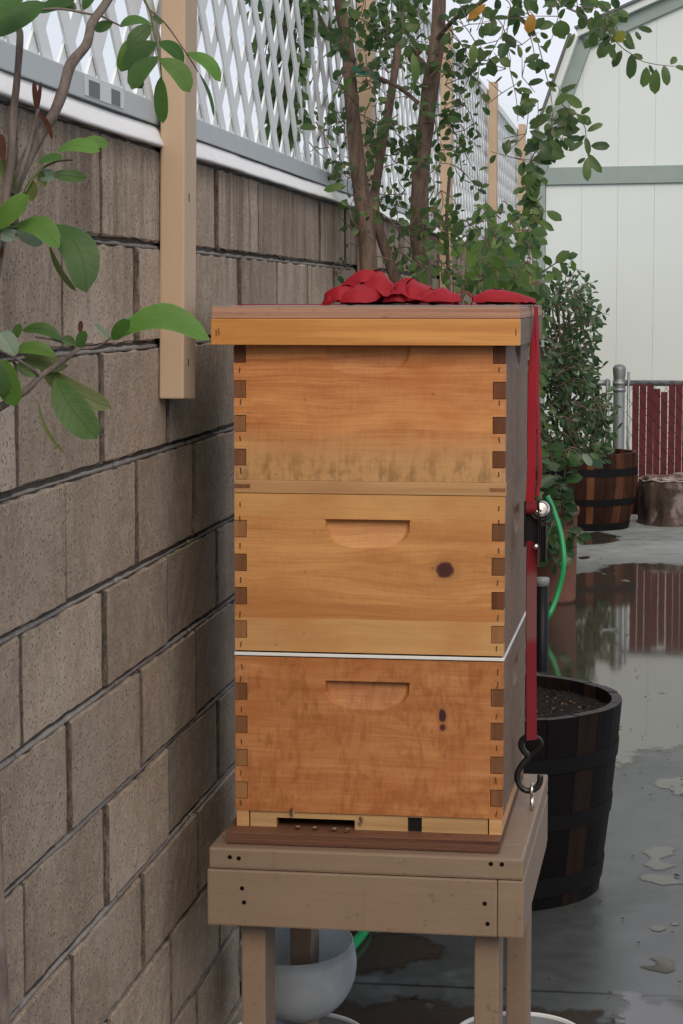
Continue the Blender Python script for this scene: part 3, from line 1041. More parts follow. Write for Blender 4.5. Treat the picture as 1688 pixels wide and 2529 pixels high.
pw = 0.262
x = 0.085
while x < W_ - 0.09:
    x1 = min(x + pw, W_ - 0.085)
    a, b = x + 0.0006, x1 - 0.0006
    MB().box(a, b, 0.0, 0.017, 0.03, zb_ - 0.002, 0.0008).build('siding_panel', M['shed_white'], SH)
    m = MB()
    xs = [a, b]
    for kx in (k1[0], k2[0], W_ - k1[0]):
        if a < kx < b: xs.insert(1, kx)
    pr = [(a, zt_ + 0.002)] + [(b, zt_ + 0.002)] + [(q, max(zt_ + 0.003, ztop(q) - 0.02)) for q in xs[::-1]]
    nn = len(pr)
    m.add([(p[0], 0.0, p[1]) for p in pr] + [(p[0], 0.017, p[1]) for p in pr], [tuple(range(nn)), tuple(range(nn, 2 * nn))[::-1]] + [(k, nn + k, nn + (k + 1) % nn, (k + 1) % nn) for k in range(nn)])
    m.build('siding_panel', M['shed_white'], SH)
    x += pw
MB().box(0.0, W_, -0.022, 0.012, zb_, zt_, 0.004).build('trim_band', M['shed_trim'], SH)
MB().box(-0.012, 0.083, -0.020, 0.10, 0, zb_ - 0.002, 0.004).build('corner_trim', M['shed_trim'], SH)
MB().box(W_ - 0.083, W_ + 0.012, -0.020, 0.10, 0, zb_ - 0.002, 0.004).build('corner_trim', M['shed_trim'], SH)


def bar2d(p, q, w0, w1, y0, y1):
    p, q = Vector(p), Vector(q)
    d = (q - p).normalized(); nrm = Vector((-d.y, d.x))
    c = [p + nrm * w0, q + nrm * w0, q + nrm * w1, p + nrm * w1]
    m = MB()
    m.add([(a.x, y0, a.y) for a in c] + [(a.x, y1, a.y) for a in c], [(0, 1, 2, 3), (7, 6, 5, 4)] + [(k, 4 + k, 4 + (k + 1) % 4, (k + 1) % 4) for k in range(4)])
    return m


corners = [(0, zt_), k1, k2, (W_ - k1[0], k1[1]), (W_, zt_)]
for a, b in zip(corners[:-1], corners[1:]):
    bar2d(a, b, -0.095, 0.0, -0.030, 0.012).build('rake_trim', M['shed_trim'], SH)
    bar2d(a, b, 0.001, 0.050, -0.085, D_ + 0.08).build('roof_edge', M['shed_white'], SH)
    bar2d(a, b, 0.051, 0.068, -0.11, D_ + 0.11).build('roof', M['roof_shingle'], SH)

# ------------------------------------------------------------------ chain link fence with red slats
FY = 14.25
fence = empty('chain_link_fence', (-0.16, FY, 0))
tag(fence, 'low chain link fence with red slats and a thick galvanised post', 'fence')
FX = lambda px: at(px, 950, FY).x + 0.16
rt = 0.873
MB().lathe([(0.037, 0), (0.037, 0.915)], 20, (0, 0, 0)).build('post', M['galvanised'], fence, smooth=True)
fpost = fence.children[0]
MB().lathe([(0.040, 0.845), (0.041, 0.885), (0.0375, 0.890), (0.0375, 0.905), (0.043, 0.962), (0.040, 0.972), (0.030, 0.985), (0.012, 0.992), (0.0, 0.993)], 20).build('post_cap', M['wire_metal'], fpost, smooth=True)
for zc in (0.872, 0.83):
    MB().lathe([(0.0372, zc - 0.012), (0.0425, zc - 0.012), (0.0425, zc + 0.012), (0.0372, zc + 0.012)], 20).build('band', M['galvanised'], fpost, smooth=True)
for a, b in ((FX(1440), FX(1508)), (FX(1545), FX(1568) + 2.2)):
    MB().tube([(a, 0, rt), (b, 0, rt)], 0.019, 10).build('top_rail', M['galvanised'], fence, smooth=True)
for px, z1, r_ in ((1501, 0.90, 0.011), (1553, 0.945, 0.009)):
    MB().tube([(FX(px), -0.02, 0.02), (FX(px), -0.02, z1)], r_, 10).build('tension_bar', M['galvanised'], fence, smooth=True)
MB().tube([(FX(1476), 0, 0), (FX(1476), 0, 0.90)], 0.016, 10).build('gate_frame', M['black_pipe'], fence, smooth=True)
MB().tube([(FX(1467), 0, 0), (FX(1467), 0, 0.86)], 0.008, 8).build('tension_bar', M['galvanised'], fence, smooth=True)
wm = MB()
step = 0.072
for (xa, xb) in ((FX(1440), FX(1508)), (FX(1548), FX(1568) + 2.2)):
    for s in (1, -1):
        c = xa - 0.9
        while c < xb + 0.9:
            za, zb2 = 0.04, rt + 0.012
            p0 = [c, za]; p1 = [c + s * (zb2 - za) * 0.72, zb2]
            def cutx(p, q, xv):
                t = (xv - p[0]) / (q[0] - p[0]); return [xv, p[1] + (q[1] - p[1]) * t]
            lo, hi = (p0, p1) if p0[0] < p1[0] else (p1, p0)
            if hi[0] > xa and lo[0] < xb:
                if lo[0] < xa: lo = cutx(lo, hi, xa)
                if hi[0] > xb: hi = cutx(lo, hi, xb)
                wm.tube([(lo[0], 0.004 * s - 0.024, lo[1]), (hi[0], 0.004 * s - 0.024, hi[1])], 0.0015, 4, caps=False)
            c += step
wm.build('wire_mesh', M['wire_dark'], fence)
sx = FX(1571.5)
tops = [0.884, 0.880, 0.868, 0.838, 0.818, 0.886, 0.884, 0.876, 0.870, 0.86, 0.882, 0.85, 0.88, 0.87, 0.866, 0.88]
rr_ = random.Random(3)
for k in range(44):
    zt2 = tops[k] if k < len(tops) else rr_.uniform(0.82, 0.886)
    c = sx + k * 0.0452
    sl = MB().box(-0.0212, 0.0212, -0.005, 0.0, 0.03, zt2, 0.0015)
    o = sl.build('slat', M['slat_red'], fence, (c, -0.012, 0))
    o.rotation_euler = (0, R(rr_.uniform(-0.2, 0.2)), R(rr_.uniform(-2, 2)))

# ------------------------------------------------------------------ half barrels
def rvec_(r): return Vector((r.uniform(-1, 1), r.uniform(-1, 1), r.uniform(-1, 1)))


def barrel(loc, r_top, r_bot, h, mat, label, hoops, nst=30, soil_z=0.07, belly=0.0, seed=1, rim=None):
    root = tag(empty('half_barrel', loc), label, 'barrel planter')
    rnd = random.Random(seed)
    rad = lambda t: r_bot + (r_top - r_bot) * t + belly * math.sin(math.pi * t)
    th = 0.024
    t0 = 0.0
    wts = [rnd.uniform(0.75, 1.3) for _ in range(nst)]
    tot = sum(wts)
    for k in range(nst):
        a0 = t0 + 0.0025; a1 = t0 + wts[k] / tot * 2 * math.pi - 0.0025
        t0 += wts[k] / tot * 2 * math.pi
        dr = rnd.uniform(-0.0015, 0.0015)
        m = MB(); vs_ = []; fs_ = []
        NZ = 5
        for i in range(NZ + 1):
            t = i / NZ
            z = t * (h + rnd.uniform(-0.001, 0.001)) if i == NZ else t * h
            for rr2 in (rad(t) + dr, rad(t) - th):
                for q in (a0, (a0 + a1) / 2, a1):
                    vs_.append((rr2 * math.cos(q), rr2 * math.sin(q), z))
        for i in range(NZ):
            b = i * 6; c = b + 6
            for p, q in ((0, 1), (1, 2), (2, 5), (5, 4), (4, 3), (3, 0)):
                fs_.append((b + p, b + q, c + q, c + p))
        fs_ += [(5, 4, 3, 0, 1, 2)[::-1], tuple(NZ * 6 + q for q in (0, 1, 2, 5, 4, 3))]
        m.add(vs_, fs_)
        m.build('stave', rim if False else M[mat], root)
    for (za, zb2) in hoops:
        e = 0.0035
        ra, rb2 = rad(za / h), rad(zb2 / h)
        MB().lathe([(ra + 0.001, za), (ra + e, za), (rb2 + e, zb2), (rb2 + 0.001, zb2)], 72).build('hoop', M['iron_hoop'], root, smooth=False)
    m = MB(); vs_ = [(0, 0, h - soil_z + 0.015)]; fs_ = []
    NR, NA = 12, 48
    for i in range(1, NR + 1):
        rr2 = (rad(1 - soil_z / h) - th + 0.004) * i / NR
        for k in range(NA):
            t = 2 * math.pi * k / NA
            nz = mnoise.noise(Vector((rr2 * math.cos(t) * 22, rr2 * math.sin(t) * 22, seed))) * 0.010
            vs_.append((rr2 * math.cos(t), rr2 * math.sin(t), h - soil_z + nz))
    for k in range(NA): fs_.append((0, 1 + k, 1 + (k + 1) % NA))
    for i in range(NR - 1):
        for k in range(NA):
            a = 1 + i * NA + k; b = 1 + i * NA + (k + 1) % NA
            fs_.append((a, a + NA, b + NA, b))
    m.add(vs_, fs_)
    m.build('soil', M['soil'], root, smooth=True)
    cr = MB()
    for k in range(700):
        t = rnd.uniform(0, 6.283); rr2 = (rad(1) - th - 0.012) * math.sqrt(rnd.random())
        q = Vector((rr2 * math.cos(t), rr2 * math.sin(t), h - soil_z + mnoise.noise(Vector((rr2 * math.cos(t) * 22, rr2 * math.sin(t) * 22, seed))) * 0.010))
        e_ = rnd.uniform(0.0025, 0.008)
        a1_, a2_ = rvec_(rnd).normalized() * e_, rvec_(rnd).normalized() * e_ * 0.8
        a3_ = a1_.cross(a2_).normalized() * e_ * 0.5
        cr.add([q + a1_, q + a2_, q - a1_, q - a2_, q + a3_, q - a3_], [(0, 1, 4), (1, 2, 4), (2, 3, 4), (3, 0, 4), (1, 0, 5), (2, 1, 5), (3, 2, 5), (0, 3, 5)])
    tag(cr.build('bark_mulch', M['crumb'], root), kind='stuff')
    return root


barrel((-0.385, 5.235, 0), 0.342, 0.292, 0.455, 'stave_dark', 'dark half barrel planter of soil behind the beehive', ((0.03, 0.075), (0.19, 0.225), (0.325, 0.36)), 30, 0.030, 0.003, 2)
barrel((-0.375, 13.72, 0), 0.335, 0.285, 0.470, 'stave_red', 'reddish half barrel planter holding the dark shrub by the fence', ((0.0, 0.045), (0.155, 0.195), (0.335, 0.38)), 32, 0.05, 0.022, 3)

# stump
st = tag(empty('tree_stump', (0.175, 14.0, 0)), 'pale grey cut tree stump beside the far reddish barrel', 'stump')
m = MB(); vs_ = []; fs_ = []
NA, NZ = 40, 10
def srad(t, zz):
    return 0.205 + 0.016 * math.sin(3 * t + 0.6) + 0.012 * mnoise.noise(Vector((math.cos(t) * 3, math.sin(t) * 3, zz * 5))) + 0.007 * mnoise.noise(Vector((math.cos(t) * 9, math.sin(t) * 9, zz * 3)))
for i in range(NZ + 1):
    zz = 0.29 * i / NZ
    for k in range(NA):
        t = 2 * math.pi * k / NA
        rr2 = srad(t, zz) + (0.012 if i == 0 else 0) - (0.012 if i == NZ else 0)
        vs_.append((rr2 * math.cos(t), rr2 * math.sin(t), zz + (0.012 * mnoise.noise(Vector((math.cos(t) * 4, math.sin(t) * 4, 9))) if i == NZ else 0)))
for i in range(NZ):
    for k in range(NA):
        fs_.append((i * NA + k, i * NA + (k + 1) % NA, (i + 1) * NA + (k + 1) % NA, (i + 1) * NA + k))
m.add(vs_, fs_)
m.build('bark', M['stump_bark'], st, smooth=True)
m = MB(); vs_ = [(0, 0, 0.300)]; fs_ = []
for i in range(1, 7):
    for k in range(NA):
        t = 2 * math.pi * k / NA
        rr2 = (srad(t, 0.29) + 0.004) * i / 6
        vs_.append((rr2 * math.cos(t), rr2 * math.sin(t), 0.300 + 0.022 * mnoise.noise(Vector((rr2 * math.cos(t) * 9, rr2 * math.sin(t) * 9, 4))) - (0.02 if i == 6 else 0)))
for k in range(NA): fs_.append((0, 1 + k, 1 + (k + 1) % NA))
for i in range(5):
    for k in range(NA):
        a = 1 + i * NA + k; b = 1 + i * NA + (k + 1) % NA
        fs_.append((a, a + NA, b + NA, b))
m.add(vs_, fs_)
m.build('cut_top', M['stump_top'], st, smooth=True)

# terracotta pot
pot = tag(empty('terracotta_pot', (-0.412, 10.25, 0)), 'tall weathered terracotta pot behind the green hose', 'pot')
MB().lathe([(0.103, 0.0), (0.107, 0.02), (0.110, 0.20), (0.112, 0.405), (0.120, 0.412), (0.122, 0.44), (0.118, 0.447), (0.106, 0.445), (0.102, 0.40)], 40, cap0=True).build('body', M['terracotta'], pot, smooth=True)
MB().lathe([(0.0, 0.412), (0.05, 0.415), (0.105, 0.405)], 24).build('soil', M['soil'], pot, smooth=True)

# black standpipe
pp = tag(empty('black_pipe', (-0.372, 8.30, 0)), 'short black pipe standing upright behind the dark barrel', 'pipe')
MB().lathe([(0.024, 0), (0.024, 0.345), (0.019, 0.345), (0.019, 0.30)], 20).build('body', M['black_pipe'], pp, smooth=True)
MB().lathe([(0.0245, 0.325), (0.0262, 0.325), (0.0262, 0.355), (0.022, 0.358), (0.0, 0.358)], 20).build('cap', M['pipe_cap'], pp, smooth=True)

# garden hose
hp = [at(1352, 1225, 9.35), at(1368, 1262, 9.35), at(1386, 1320, 9.33), at(1393, 1390, 9.3), at(1381, 1455, 9.3), at(1360, 1512, 9.27), (-0.43, 9.2, 0.015), (-0.50, 8.4, 0.014), (-0.62, 7.2, 0.014), (-0.665, 6.2, 0.014), (-0.705, 5.5, 0.014), (-0.640, 5.0, 0.014), (-0.598, 4.78, 0.014), (-0.612, 4.58, 0.014), (-0.655, 4.3, 0.014), (-0.64, 3.9, 0.014)]
hz = MB().tube(smooth_path(hp, 10), 0.0115, 10).build('garden_hose', M['hose_green'], None, rel=(0, 0, 0), smooth=True)
tag(hz, 'bright green garden hose looping down past the pot and along the ground', 'hose')

# ------------------------------------------------------------------ hive stand
HYAW = R(-0.7)
SX, SY = -0.4135, 3.270       # front centre of the stand
stand = empty('hive_stand', (SX, SY, 0), R(-1.0))
tag(stand, 'tan painted wooden stand on four legs carrying the hive', 'stand')
SWD, SDP = 0.4845, 0.607
h2 = SWD / 2
TP, AP, LB = 0.562, 0.5280, 0.4400
tan = M['tan_paint']
MB().box(-h2, h2, 0.0, 0.088, AP + 0.0006, TP, 0.004).build('top_board', tan, stand)
MB().box(-h2, h2, SDP - 0.088, SDP, AP + 0.0006, TP, 0.004).build('top_board', tan, stand)
MB().box(-h2, -h2 + 0.088, 0.0886, SDP - 0.0886, AP + 0.0006, TP, 0.003).build('top_board', tan, stand)
MB().box(h2 - 0.088, h2, 0.0886, SDP - 0.0886, AP + 0.0006, TP, 0.003).build('top_board', tan, stand)
MB().box(-h2 + 0.0886, h2 - 0.0886, 0.0886, SDP - 0.0886, AP + 0.0006, TP - 0.004).build('deck_panel', tan, stand)
MB().box(-h2 - 0.0022, 0.2032, -0.0022, 0.036, LB, AP, 0.0028).build('front_apron', tan, stand)
MB().box(-h2, h2, SDP - 0.038, SDP, LB, AP, 0.004).build('rear_apron', tan, stand)
for s in (-1, 1):
    a, b = (0.2036, h2 + 0.0008) if s > 0 else (-h2, -h2 + 0.038)
    MB().box(a, b, -0.0018 if s > 0 else 0.0366, SDP - 0.0386, LB, AP, 0.0026).build('side_apron', tan, stand)
for (xa, ya) in ((-0.1995, 0.040), (0.1650, 0.040), (-0.2015, 0.480), (0.1800, 0.480)):
    MB().box(xa, xa + 0.038, ya, ya + 0.086, 0, LB + 0.04, 0.003).build('leg', tan, stand)
for (px, py) in ((566, 2120), (588, 2123), (1213, 2134), (1240, 2135), (597, 2196), (602, 2231), (1198, 2231), (1205, 2281)):
    p = at(px, py, SY - 0.004)
    yo = 0.0005 if py < 2150 else -0.0018
    lx = p.x - SX
    MB().lathe([(0.0, 0.0006), (0.0026, 0.0005), (0.0036, 0.0)], 9, M=Matrix.Rotation(R(90), 4, 'X')).build('screw', M['dark_hole'], stand, (lx, yo - 0.0006, p.z))
# eye bolt for the strap hook
eb = Vector((-0.1805, 3.590, TP))
lx, ly = eb.x - SX, eb.y - SY
ring = [(lx + 0.0 * k, ly + 0.010 * math.cos(t), TP + 0.034 + 0.010 * math.sin(t)) for k, t in enumerate([i * math.pi / 9 for i in range(19)])]
e = MB().tube(ring, 0.0027, 8, caps=False); e.tube([(lx, ly, TP - 0.004), (lx, ly, TP + 0.024)], 0.0034, 8)
e.build('eye_bolt', M['steel'], stand, smooth=True)

# ------------------------------------------------------------------ the hive
HW, HD, TB = 0.4165, 0.512, 0.019
HX, HY = -0.4155, 3.330


def panel_mesh(w, h, t, hand=None):
    """board with a scooped hand hold on the face y=0; x in [-w/2,w/2], z in [0,h]"""
    xs, zs = [-w / 2, w / 2], [0.0, h]
    if hand:
        hx, zt, hw_, hh, dep, zmax = hand
        xs += [hx - hw_ - 0.003 + i * (2 * hw_ + 0.006) / 44 for i in range(45)]
        zlo = zt - hh - 0.002
        zs += [zlo + i * (zt - 0.0004 - zlo) / 26 for i in range(27)] + [zt + 0.0003]
    xs = sorted(set(round(q, 6) for q in xs)); zs = sorted(set(round(q, 6) for q in zs if 0 <= q <= h))

    def dp(x, z):
        if not hand: return 0.0
        if z > zt: return 0.0
        u = (zt - z) / hh
        if u >= 1: return 0.0
        cr = 0.78
        half = hw_ * max(0.0, 1 - u ** 3.0) ** 0.36
        ex = (half - abs(x - hx)) / 0.004
        if ex <= 0: return 0.0
        return dep * (1 - u ** 1.5) * min(1.0, ex) ** 0.7
    m = MB()
    nx, nz = len(xs), len(zs)
    vs_ = [(x, dp(x, z), z) for z in zs for x in xs]
    fs_ = [(a * nx + b, a * nx + b + 1, (a + 1) * nx + b + 1, (a + 1) * nx + b) for a in range(nz - 1) for b in range(nx - 1)]
    per = [b for b in range(nx)] + [a * nx + nx - 1 for a in range(1, nz)] + [(nz - 1) * nx + b for b in range(nx - 2, -1, -1)] + [a * nx for a in range(nz - 2, 0, -1)]
    o = len(vs_)
    vs_ += [(vs_[k][0], t, vs_[k][2]) for k in per]
    n = len(per)
    fs_ += [(per[i], o + i, o + (i + 1) % n, per[(i + 1) % n]) for i in range(n)]
    fs_.append(tuple(o + i for i in range(n))[::-1])
    m.add(vs_, fs_)
    return m


rsn = random.Random(21)


def hive_box(z0, h, mat, segs, label, hand_z, hand_h, egmats, staples, hdep=0.013, dx=0.0, dyaw=0.0, front_y=0.0):
    root = tag(empty('hive_box', (HX + dx, HY + front_y, z0), HYAW + dyaw), label, 'hive box', 'stacked wooden hive boxes')
    w = HW
    fb = panel_mesh(w - 2 * TB, h, TB, (-0.0015, hand_z, 0.0655, hand_h, hdep, h))
    egs = []
    for side in (-1, 1):
        zc = 0.0
        xa, xb = (w / 2 - TB, w / 2) if side > 0 else (-w / 2, -w / 2 + TB)
        for k, s in enumerate(segs):
            if k % 2 == 0: fb.box(xa, xb, 0.0, TB, zc + (0.0004 if k else 0), zc + s - (0.0004 if k < len(segs) - 1 else 0))
            else: egs.append((side, xa, xb, zc, zc + s - 0.0003, k // 2))
            zc += s
    fbo = fb.build('front_board', M[mat], root)
    for (side, xa, xb, za, zb2, k) in egs:
        mm = egmats[1 if side > 0 else 0][k % 4]
        a, b = (xa + 0.0009, xb) if side > 0 else (xa, xb - 0.0009)
        MB().box(a, b, rsn.uniform(-0.0007, 0.0003), TB, za + 0.0005, zb2 - 0.0004).build('joint_finger', M[mm], root)
    for sd_ in (-1, 1):
        MB().box(sd_ * (w / 2 - TB / 2) - TB / 2 + 0.001, sd_ * (w / 2 - TB / 2) + TB / 2 - 0.001, 0.0030, TB - 0.001, 0.004, h - 0.004).build('joint_gap_shade', M['dark_hole'], root)  # near-black backing added: painted shade in the gaps round the fingers
    sp = panel_mesh(HD - TB, h, TB, (0.0, hand_z, 0.0655, hand_h, 0.0115, h))
    o = sp.build('side_board', M['side_weathered'], root, (w / 2, TB + (HD - TB) / 2, 0)); o.rotation_euler = (0, 0, R(90))
    o2 = bpy.data.objects.new('side_board', o.data); COL.objects.link(o2); o2.parent = root
    o2.location = (-w / 2, TB + (HD - TB) / 2, 0); o2.rotation_euler = (0, 0, R(-90))
    MB().box(-w / 2 + TB, w / 2 - TB, HD - TB, HD - 0.0002, 0, h).build('rear_board', M['side_weathered'], root)
    for (sx_, sz, tilt, lon) in staples:
        b = MB().box(-0.0009, 0.0009, -0.0004, 0.0002, -lon / 2, lon / 2)
        q = b.build('staple', M['staple_metal'], fbo, (sx_, -0.0003, sz)); q.rotation_euler = (0, R(tilt), 0)
    return root




def stp(zs, sides=(-1, 1)):
    out = []
    for s in sides:
        for z in zs:
            out.append((s * (HW / 2 - 0.0095) + rsn.uniform(-0.0015, 0.0015), z + rsn.uniform(-0.003, 0.003), rsn.uniform(-8, 8), rsn.uniform(0.007, 0.010)))
    return out


BR, ER, TN = 'end_grain_brown', 'end_grain_red', 'end_grain_tan'
S9 = [0.0215, 0.0265, 0.0260, 0.0268, 0.0262, 0.0265, 0.0262, 0.0265, 0.0418]
hive_box(0.6075, 0.2432, 'board_bottom', [0.0190, 0.0260, 0.0255, 0.0262, 0.0262, 0.0262, 0.0258, 0.0262, 0.0421],
         'lowest hive box, reddish mottled wood with a dark split knot', 0.2080, 0.0430, ([TN, TN, BR, BR], [BR, BR, BR, BR]), stp((0.010, 0.058, 0.110, 0.162, 0.210, 0.226)))
MB_ex = MB().box(-HW / 2 - 0.001, HW / 2 + 0.0012, -0.0012, HD, 0.0017, 0.0066, 0.0008)
ex = tag(empty('queen_excluder', (HX, HY, 0.8507), HYAW), 'thin white metal queen excluder sandwiched between the two lower boxes', 'queen excluder')
MB_ex.build('rim', M['excluder'], ex)
MB().box(-HW / 2 + 0.004, HW / 2 - 0.004, 0.004, HD - 0.004, 0.0, 0.0092).build('spacer', M['dark_hole'], ex)  # near-black fill, darkening the gap above and below the white rim
hive_box(0.8600, 0.2442, 'board_middle', [0.0200, 0.0262, 0.0258, 0.0262, 0.0258, 0.0262, 0.0262, 0.0262, 0.0416],
         'middle hive box, pale honey wood with one round dark knot', 0.2060, 0.0430, ([TN, BR, BR, TN], [TN, ER, BR, BR]), stp((0.010, 0.058, 0.110, 0.162, 0.206, 0.226)))
sh = tag(empty('hive_shim', (HX + 0.001, HY - 0.0005, 1.1045), HYAW), 'narrow pale wooden spacer rim between the top and middle boxes', 'hive spacer')
MB().box(-HW / 2 - 0.001, HW / 2 + 0.0005, -0.0005, TB, 0.0006, 0.0203, 0.0008).build('front_rail', M['shim_wood'], sh)
MB().box(-HW / 2, -HW / 2 + TB, TB + 0.0003, HD, 0.0006, 0.0203).build('side_rail', M['side_weathered'], sh)
MB().box(HW / 2 - TB, HW / 2, TB + 0.0003, HD, 0.0006, 0.0203).build('side_rail', M['side_weathered'], sh)
MB().box(-HW / 2 + TB + 0.0003, HW / 2 - TB - 0.0003, HD - TB, HD - 0.0005, 0.0006, 0.0203).build('rear_rail', M['side_weathered'], sh)
MB().box(-HW / 2 - 0.0008, -HW / 2 + 0.0240, -0.0012, TB, 0.0082, 0.0140).build('joint_finger', M[BR], sh)
MB().box(HW / 2 - 0.0238, HW / 2 + 0.0003, -0.0010, TB, 0.0070, 0.0125).build('joint_finger', M[TN], sh)
hive_box(1.1252, 0.2440, 'board_top', [0.0222, 0.0252, 0.0270, 0.0248, 0.0272, 0.0258, 0.0278, 0.0260, 0.0380],
         'top hive box, orange wood with a mildewed lower edge', 0.2120, 0.0480, ([BR, TN, BR, ER], [ER, ER, ER, ER]), stp((0.014, 0.062, 0.118, 0.168)), hdep=0.0070)

# telescoping lid
lid = tag(empty('telescoping_cover', (HX - 0.0035, 3.301, 1.3325), HYAW), 'flat wooden hive lid with a plywood top, capping the hive', 'hive lid')
LW, LD = 0.4690, 0.565
MB().box(-LW / 2, LW / 2, 0, 0.019, 0.0, 0.0398, 0.0012).build('front_rim', M['lid_rim'], lid)
for s in (-1, 1):
    a, b = (LW / 2 - 0.019, LW / 2 - 0.0008) if s > 0 else (-LW / 2 + 0.0008, -LW / 2 + 0.019)
    MB().box(a, b, 0.0193, LD - 0.0195, 0.0, 0.0398, 0.001).build('side_rim', M['side_weathered'], lid)
MB().box(-LW / 2, LW / 2, LD - 0.019, LD, 0.0, 0.0398, 0.001).build('rear_rim', M['side_weathered'], lid)
MB().box(-LW / 2 + 0.0012, LW / 2 - 0.0005, 0.0010, LD, 0.0402, 0.0572, 0.0012).build('plywood_top', M['plywood_edge'], lid)
MB().box(-LW / 2 + 0.0022, LW / 2 - 0.0015, 0.0020, LD - 0.001, 0.0573, 0.0592).build('weathered_skin', M['weathered_ply'], lid)
for (sx_, sz) in ((-0.226, 0.018), (-0.222, 0.020), (0.2285, 0.020)):
    q = MB().box(-0.0006, 0.0006, -0.0005, 0.0002, -0.005, 0.005).build('staple', M['staple_metal'], lid, (sx_, -0.0003, sz)); q.rotation_euler = (0, R(rsn.uniform(-10, 10)), 0)

# bottom board
bb = tag(empty('bottom_board', (HX, HY, 0.5625), HYAW), 'dark reddish plywood hive floor with a landing ledge on the stand', 'hive floor')
MB().box(-HW / 2 - 0.0075, HW / 2 - 0.0015, -0.036, HD, 0.0004, 0.0192, 0.0012).build('floor_panel', M['plywood_dark'], bb)
for s in (-1, 1):
    a, b = (HW / 2 - 0.0205, HW / 2 - 0.001) if s > 0 else (-HW / 2 + 0.001, -HW / 2 + 0.0205)
    MB().box(a, b, 0.001, HD, 0.0194, 0.0447, 0.0008).build('side_rail', M['side_weathered'] if False else M['shim_wood'], bb)
MB().box(-HW / 2 + 0.021, HW / 2 - 0.021, HD - 0.02, HD - 0.001, 0.0194, 0.0447).build('rear_rail', M['side_weathered'], bb)
# entrance reducer with its openings
er = tag(empty('entrance_reducer', (HX, HY + 0.004, 0.5819), HYAW), 'cream wooden entrance reducer strip with a long dark opening', 'entrance reducer')
a0, a1 = -HW / 2 + 0.0225, HW / 2 - 0.0225
zt3 = 0.0252
o0, o1, o2_, o3 = at(682, 2030, HY).x - HX, at(876, 2030, HY).x - HX, at(1007, 2030, HY).x - HX, at(1042, 2030, HY).x - HX
rm = MB()
rm.box(a0, o0, 0, 0.018, 0.0, zt3); rm.box(o0, o1, 0, 0.018, 0.0150, zt3); rm.box(o1, o2_, 0, 0.018, 0.0, zt3)
rm.box(o2_, o3, 0, 0.018, 0.0225, zt3); rm.box(o3, a1, 0, 0.018, 0.0, zt3)
rm.build('strip', M['reducer_wood'], er)
MB().box(o2_ + 0.001, o3 - 0.001, 0.006, 0.014, 0.0, 0.0215).build('opening_plug', M['black_paint'], er)

# bees at the entrance
def bee(loc, rz, rx, label):
    root = tag(empty('bee', loc, rz), label, 'bee', 'honey bees at the hive entrance')
    root.rotation_euler = (rx, 0, rz)
    prof = [(0.0, -0.0075), (0.0012, -0.0070), (0.0022, -0.0050), (0.0023, -0.0025), (0.0013, -0.0008), (0.0021, 0.0008), (0.0022, 0.0022), (0.0012, 0.0036), (0.0017, 0.0046), (0.0013, 0.0058), (0.0, 0.0062)]
    MB().lathe(prof, 10, (0, 0, 0.003), M=Matrix.Rotation(R(-90), 4, 'X')).build('body', M['bee_body'], root, smooth=True)
    for s in (-1, 1):
        w = MB(); w.add([(0, 0.001, 0.005), (s * 0.002, -0.001, 0.0058), (s * 0.0034, -0.006, 0.0052), (s * 0.0012, -0.007, 0.0054)], [(0, 1, 2, 3)])
        w.build('wing', M['bee_wing'], root)
        for k in (-0.0005, 0.001, 0.0024):
            MB().tube([(s * 0.0012, k, 0.0022), (s * 0.0032, k * 1.6, 0.0026), (s * 0.0042, k * 2.2, 0.0)], 0.0003, 4).build('leg', M['bee_body'], root)
    return root


fz = 0.5625 + 0.0192
for (px, rz, lab, yy) in ((735, 20, 'bee at the left end of the dark entrance slot', 3.326), (781, -15, 'bee at the middle of the dark entrance slot', 3.324), (822, 70, 'bee near the right part of the dark entrance slot', 3.318), (858, 160, 'bee standing at the right end of the dark entrance slot', 3.316)):
    p = at(px, 2035, yy)
    bee((p.x, yy, fz), R(rz), 0, lab)
p = at(894, 2022, 3.331)
bee((p.x, 3.3330, fz + 0.016), R(-40), R(90), 'bee clinging to the cream strip right of the dark slot')
p = at(716, 2004, 3.328)
bee((p.x, 3.3290, p.z), R(80), R(90), 'bee clinging to the bottom edge of the lowest hive box')

# ------------------------------------------------------------------ ratchet strap
strap = tag(empty('ratchet_strap', (-0.18, 3.57, 1.3925)), 'red ratchet strap over the lid, bunched into loops and hooked to the stand', 'strap')
O = Vector((-0.18, 3.57, 1.3925))
RW = M['red_webbing']
LZ = 1.3920
# flat run across the lid
MB().ribbon([(-0.655, 3.56, LZ + 0.0012), (-0.55, 3.555, LZ + 0.0012), (-0.42, 3.56, LZ + 0.0012), (-0.30, 3.565, LZ + 0.0014), (-0.1795, 3.57, LZ + 0.0016)], (0, 1, 0), 0.035, 0.0014).build('webbing', RW, strap, rel=O)
MB().ribbon(smooth_path([(-0.654, 3.56, LZ), (-0.6575, 3.56, LZ - 0.02), (-0.6575, 3.56, 1.20), (-0.652, 3.56, 0.9), (-0.650, 3.56, 0.60)], 4), (0, 1, 0), 0.035, 0.0014).build('webbing', RW, strap, rel=O)


def loop(pts, w0, w1, width=0.036, n=3):
    P = smooth_path([Vector(p) + Vector((0, 0, LZ)) for p in pts], n)
    w0, w1 = Vector(w0), Vector(w1)
    ws = [w0.lerp(w1, i / (len(P) - 1)) for i in range(len(P))]
    return MB().ribbon(P, ws, width, 0.0013).build('webbing_loop', RW, strap, rel=O)




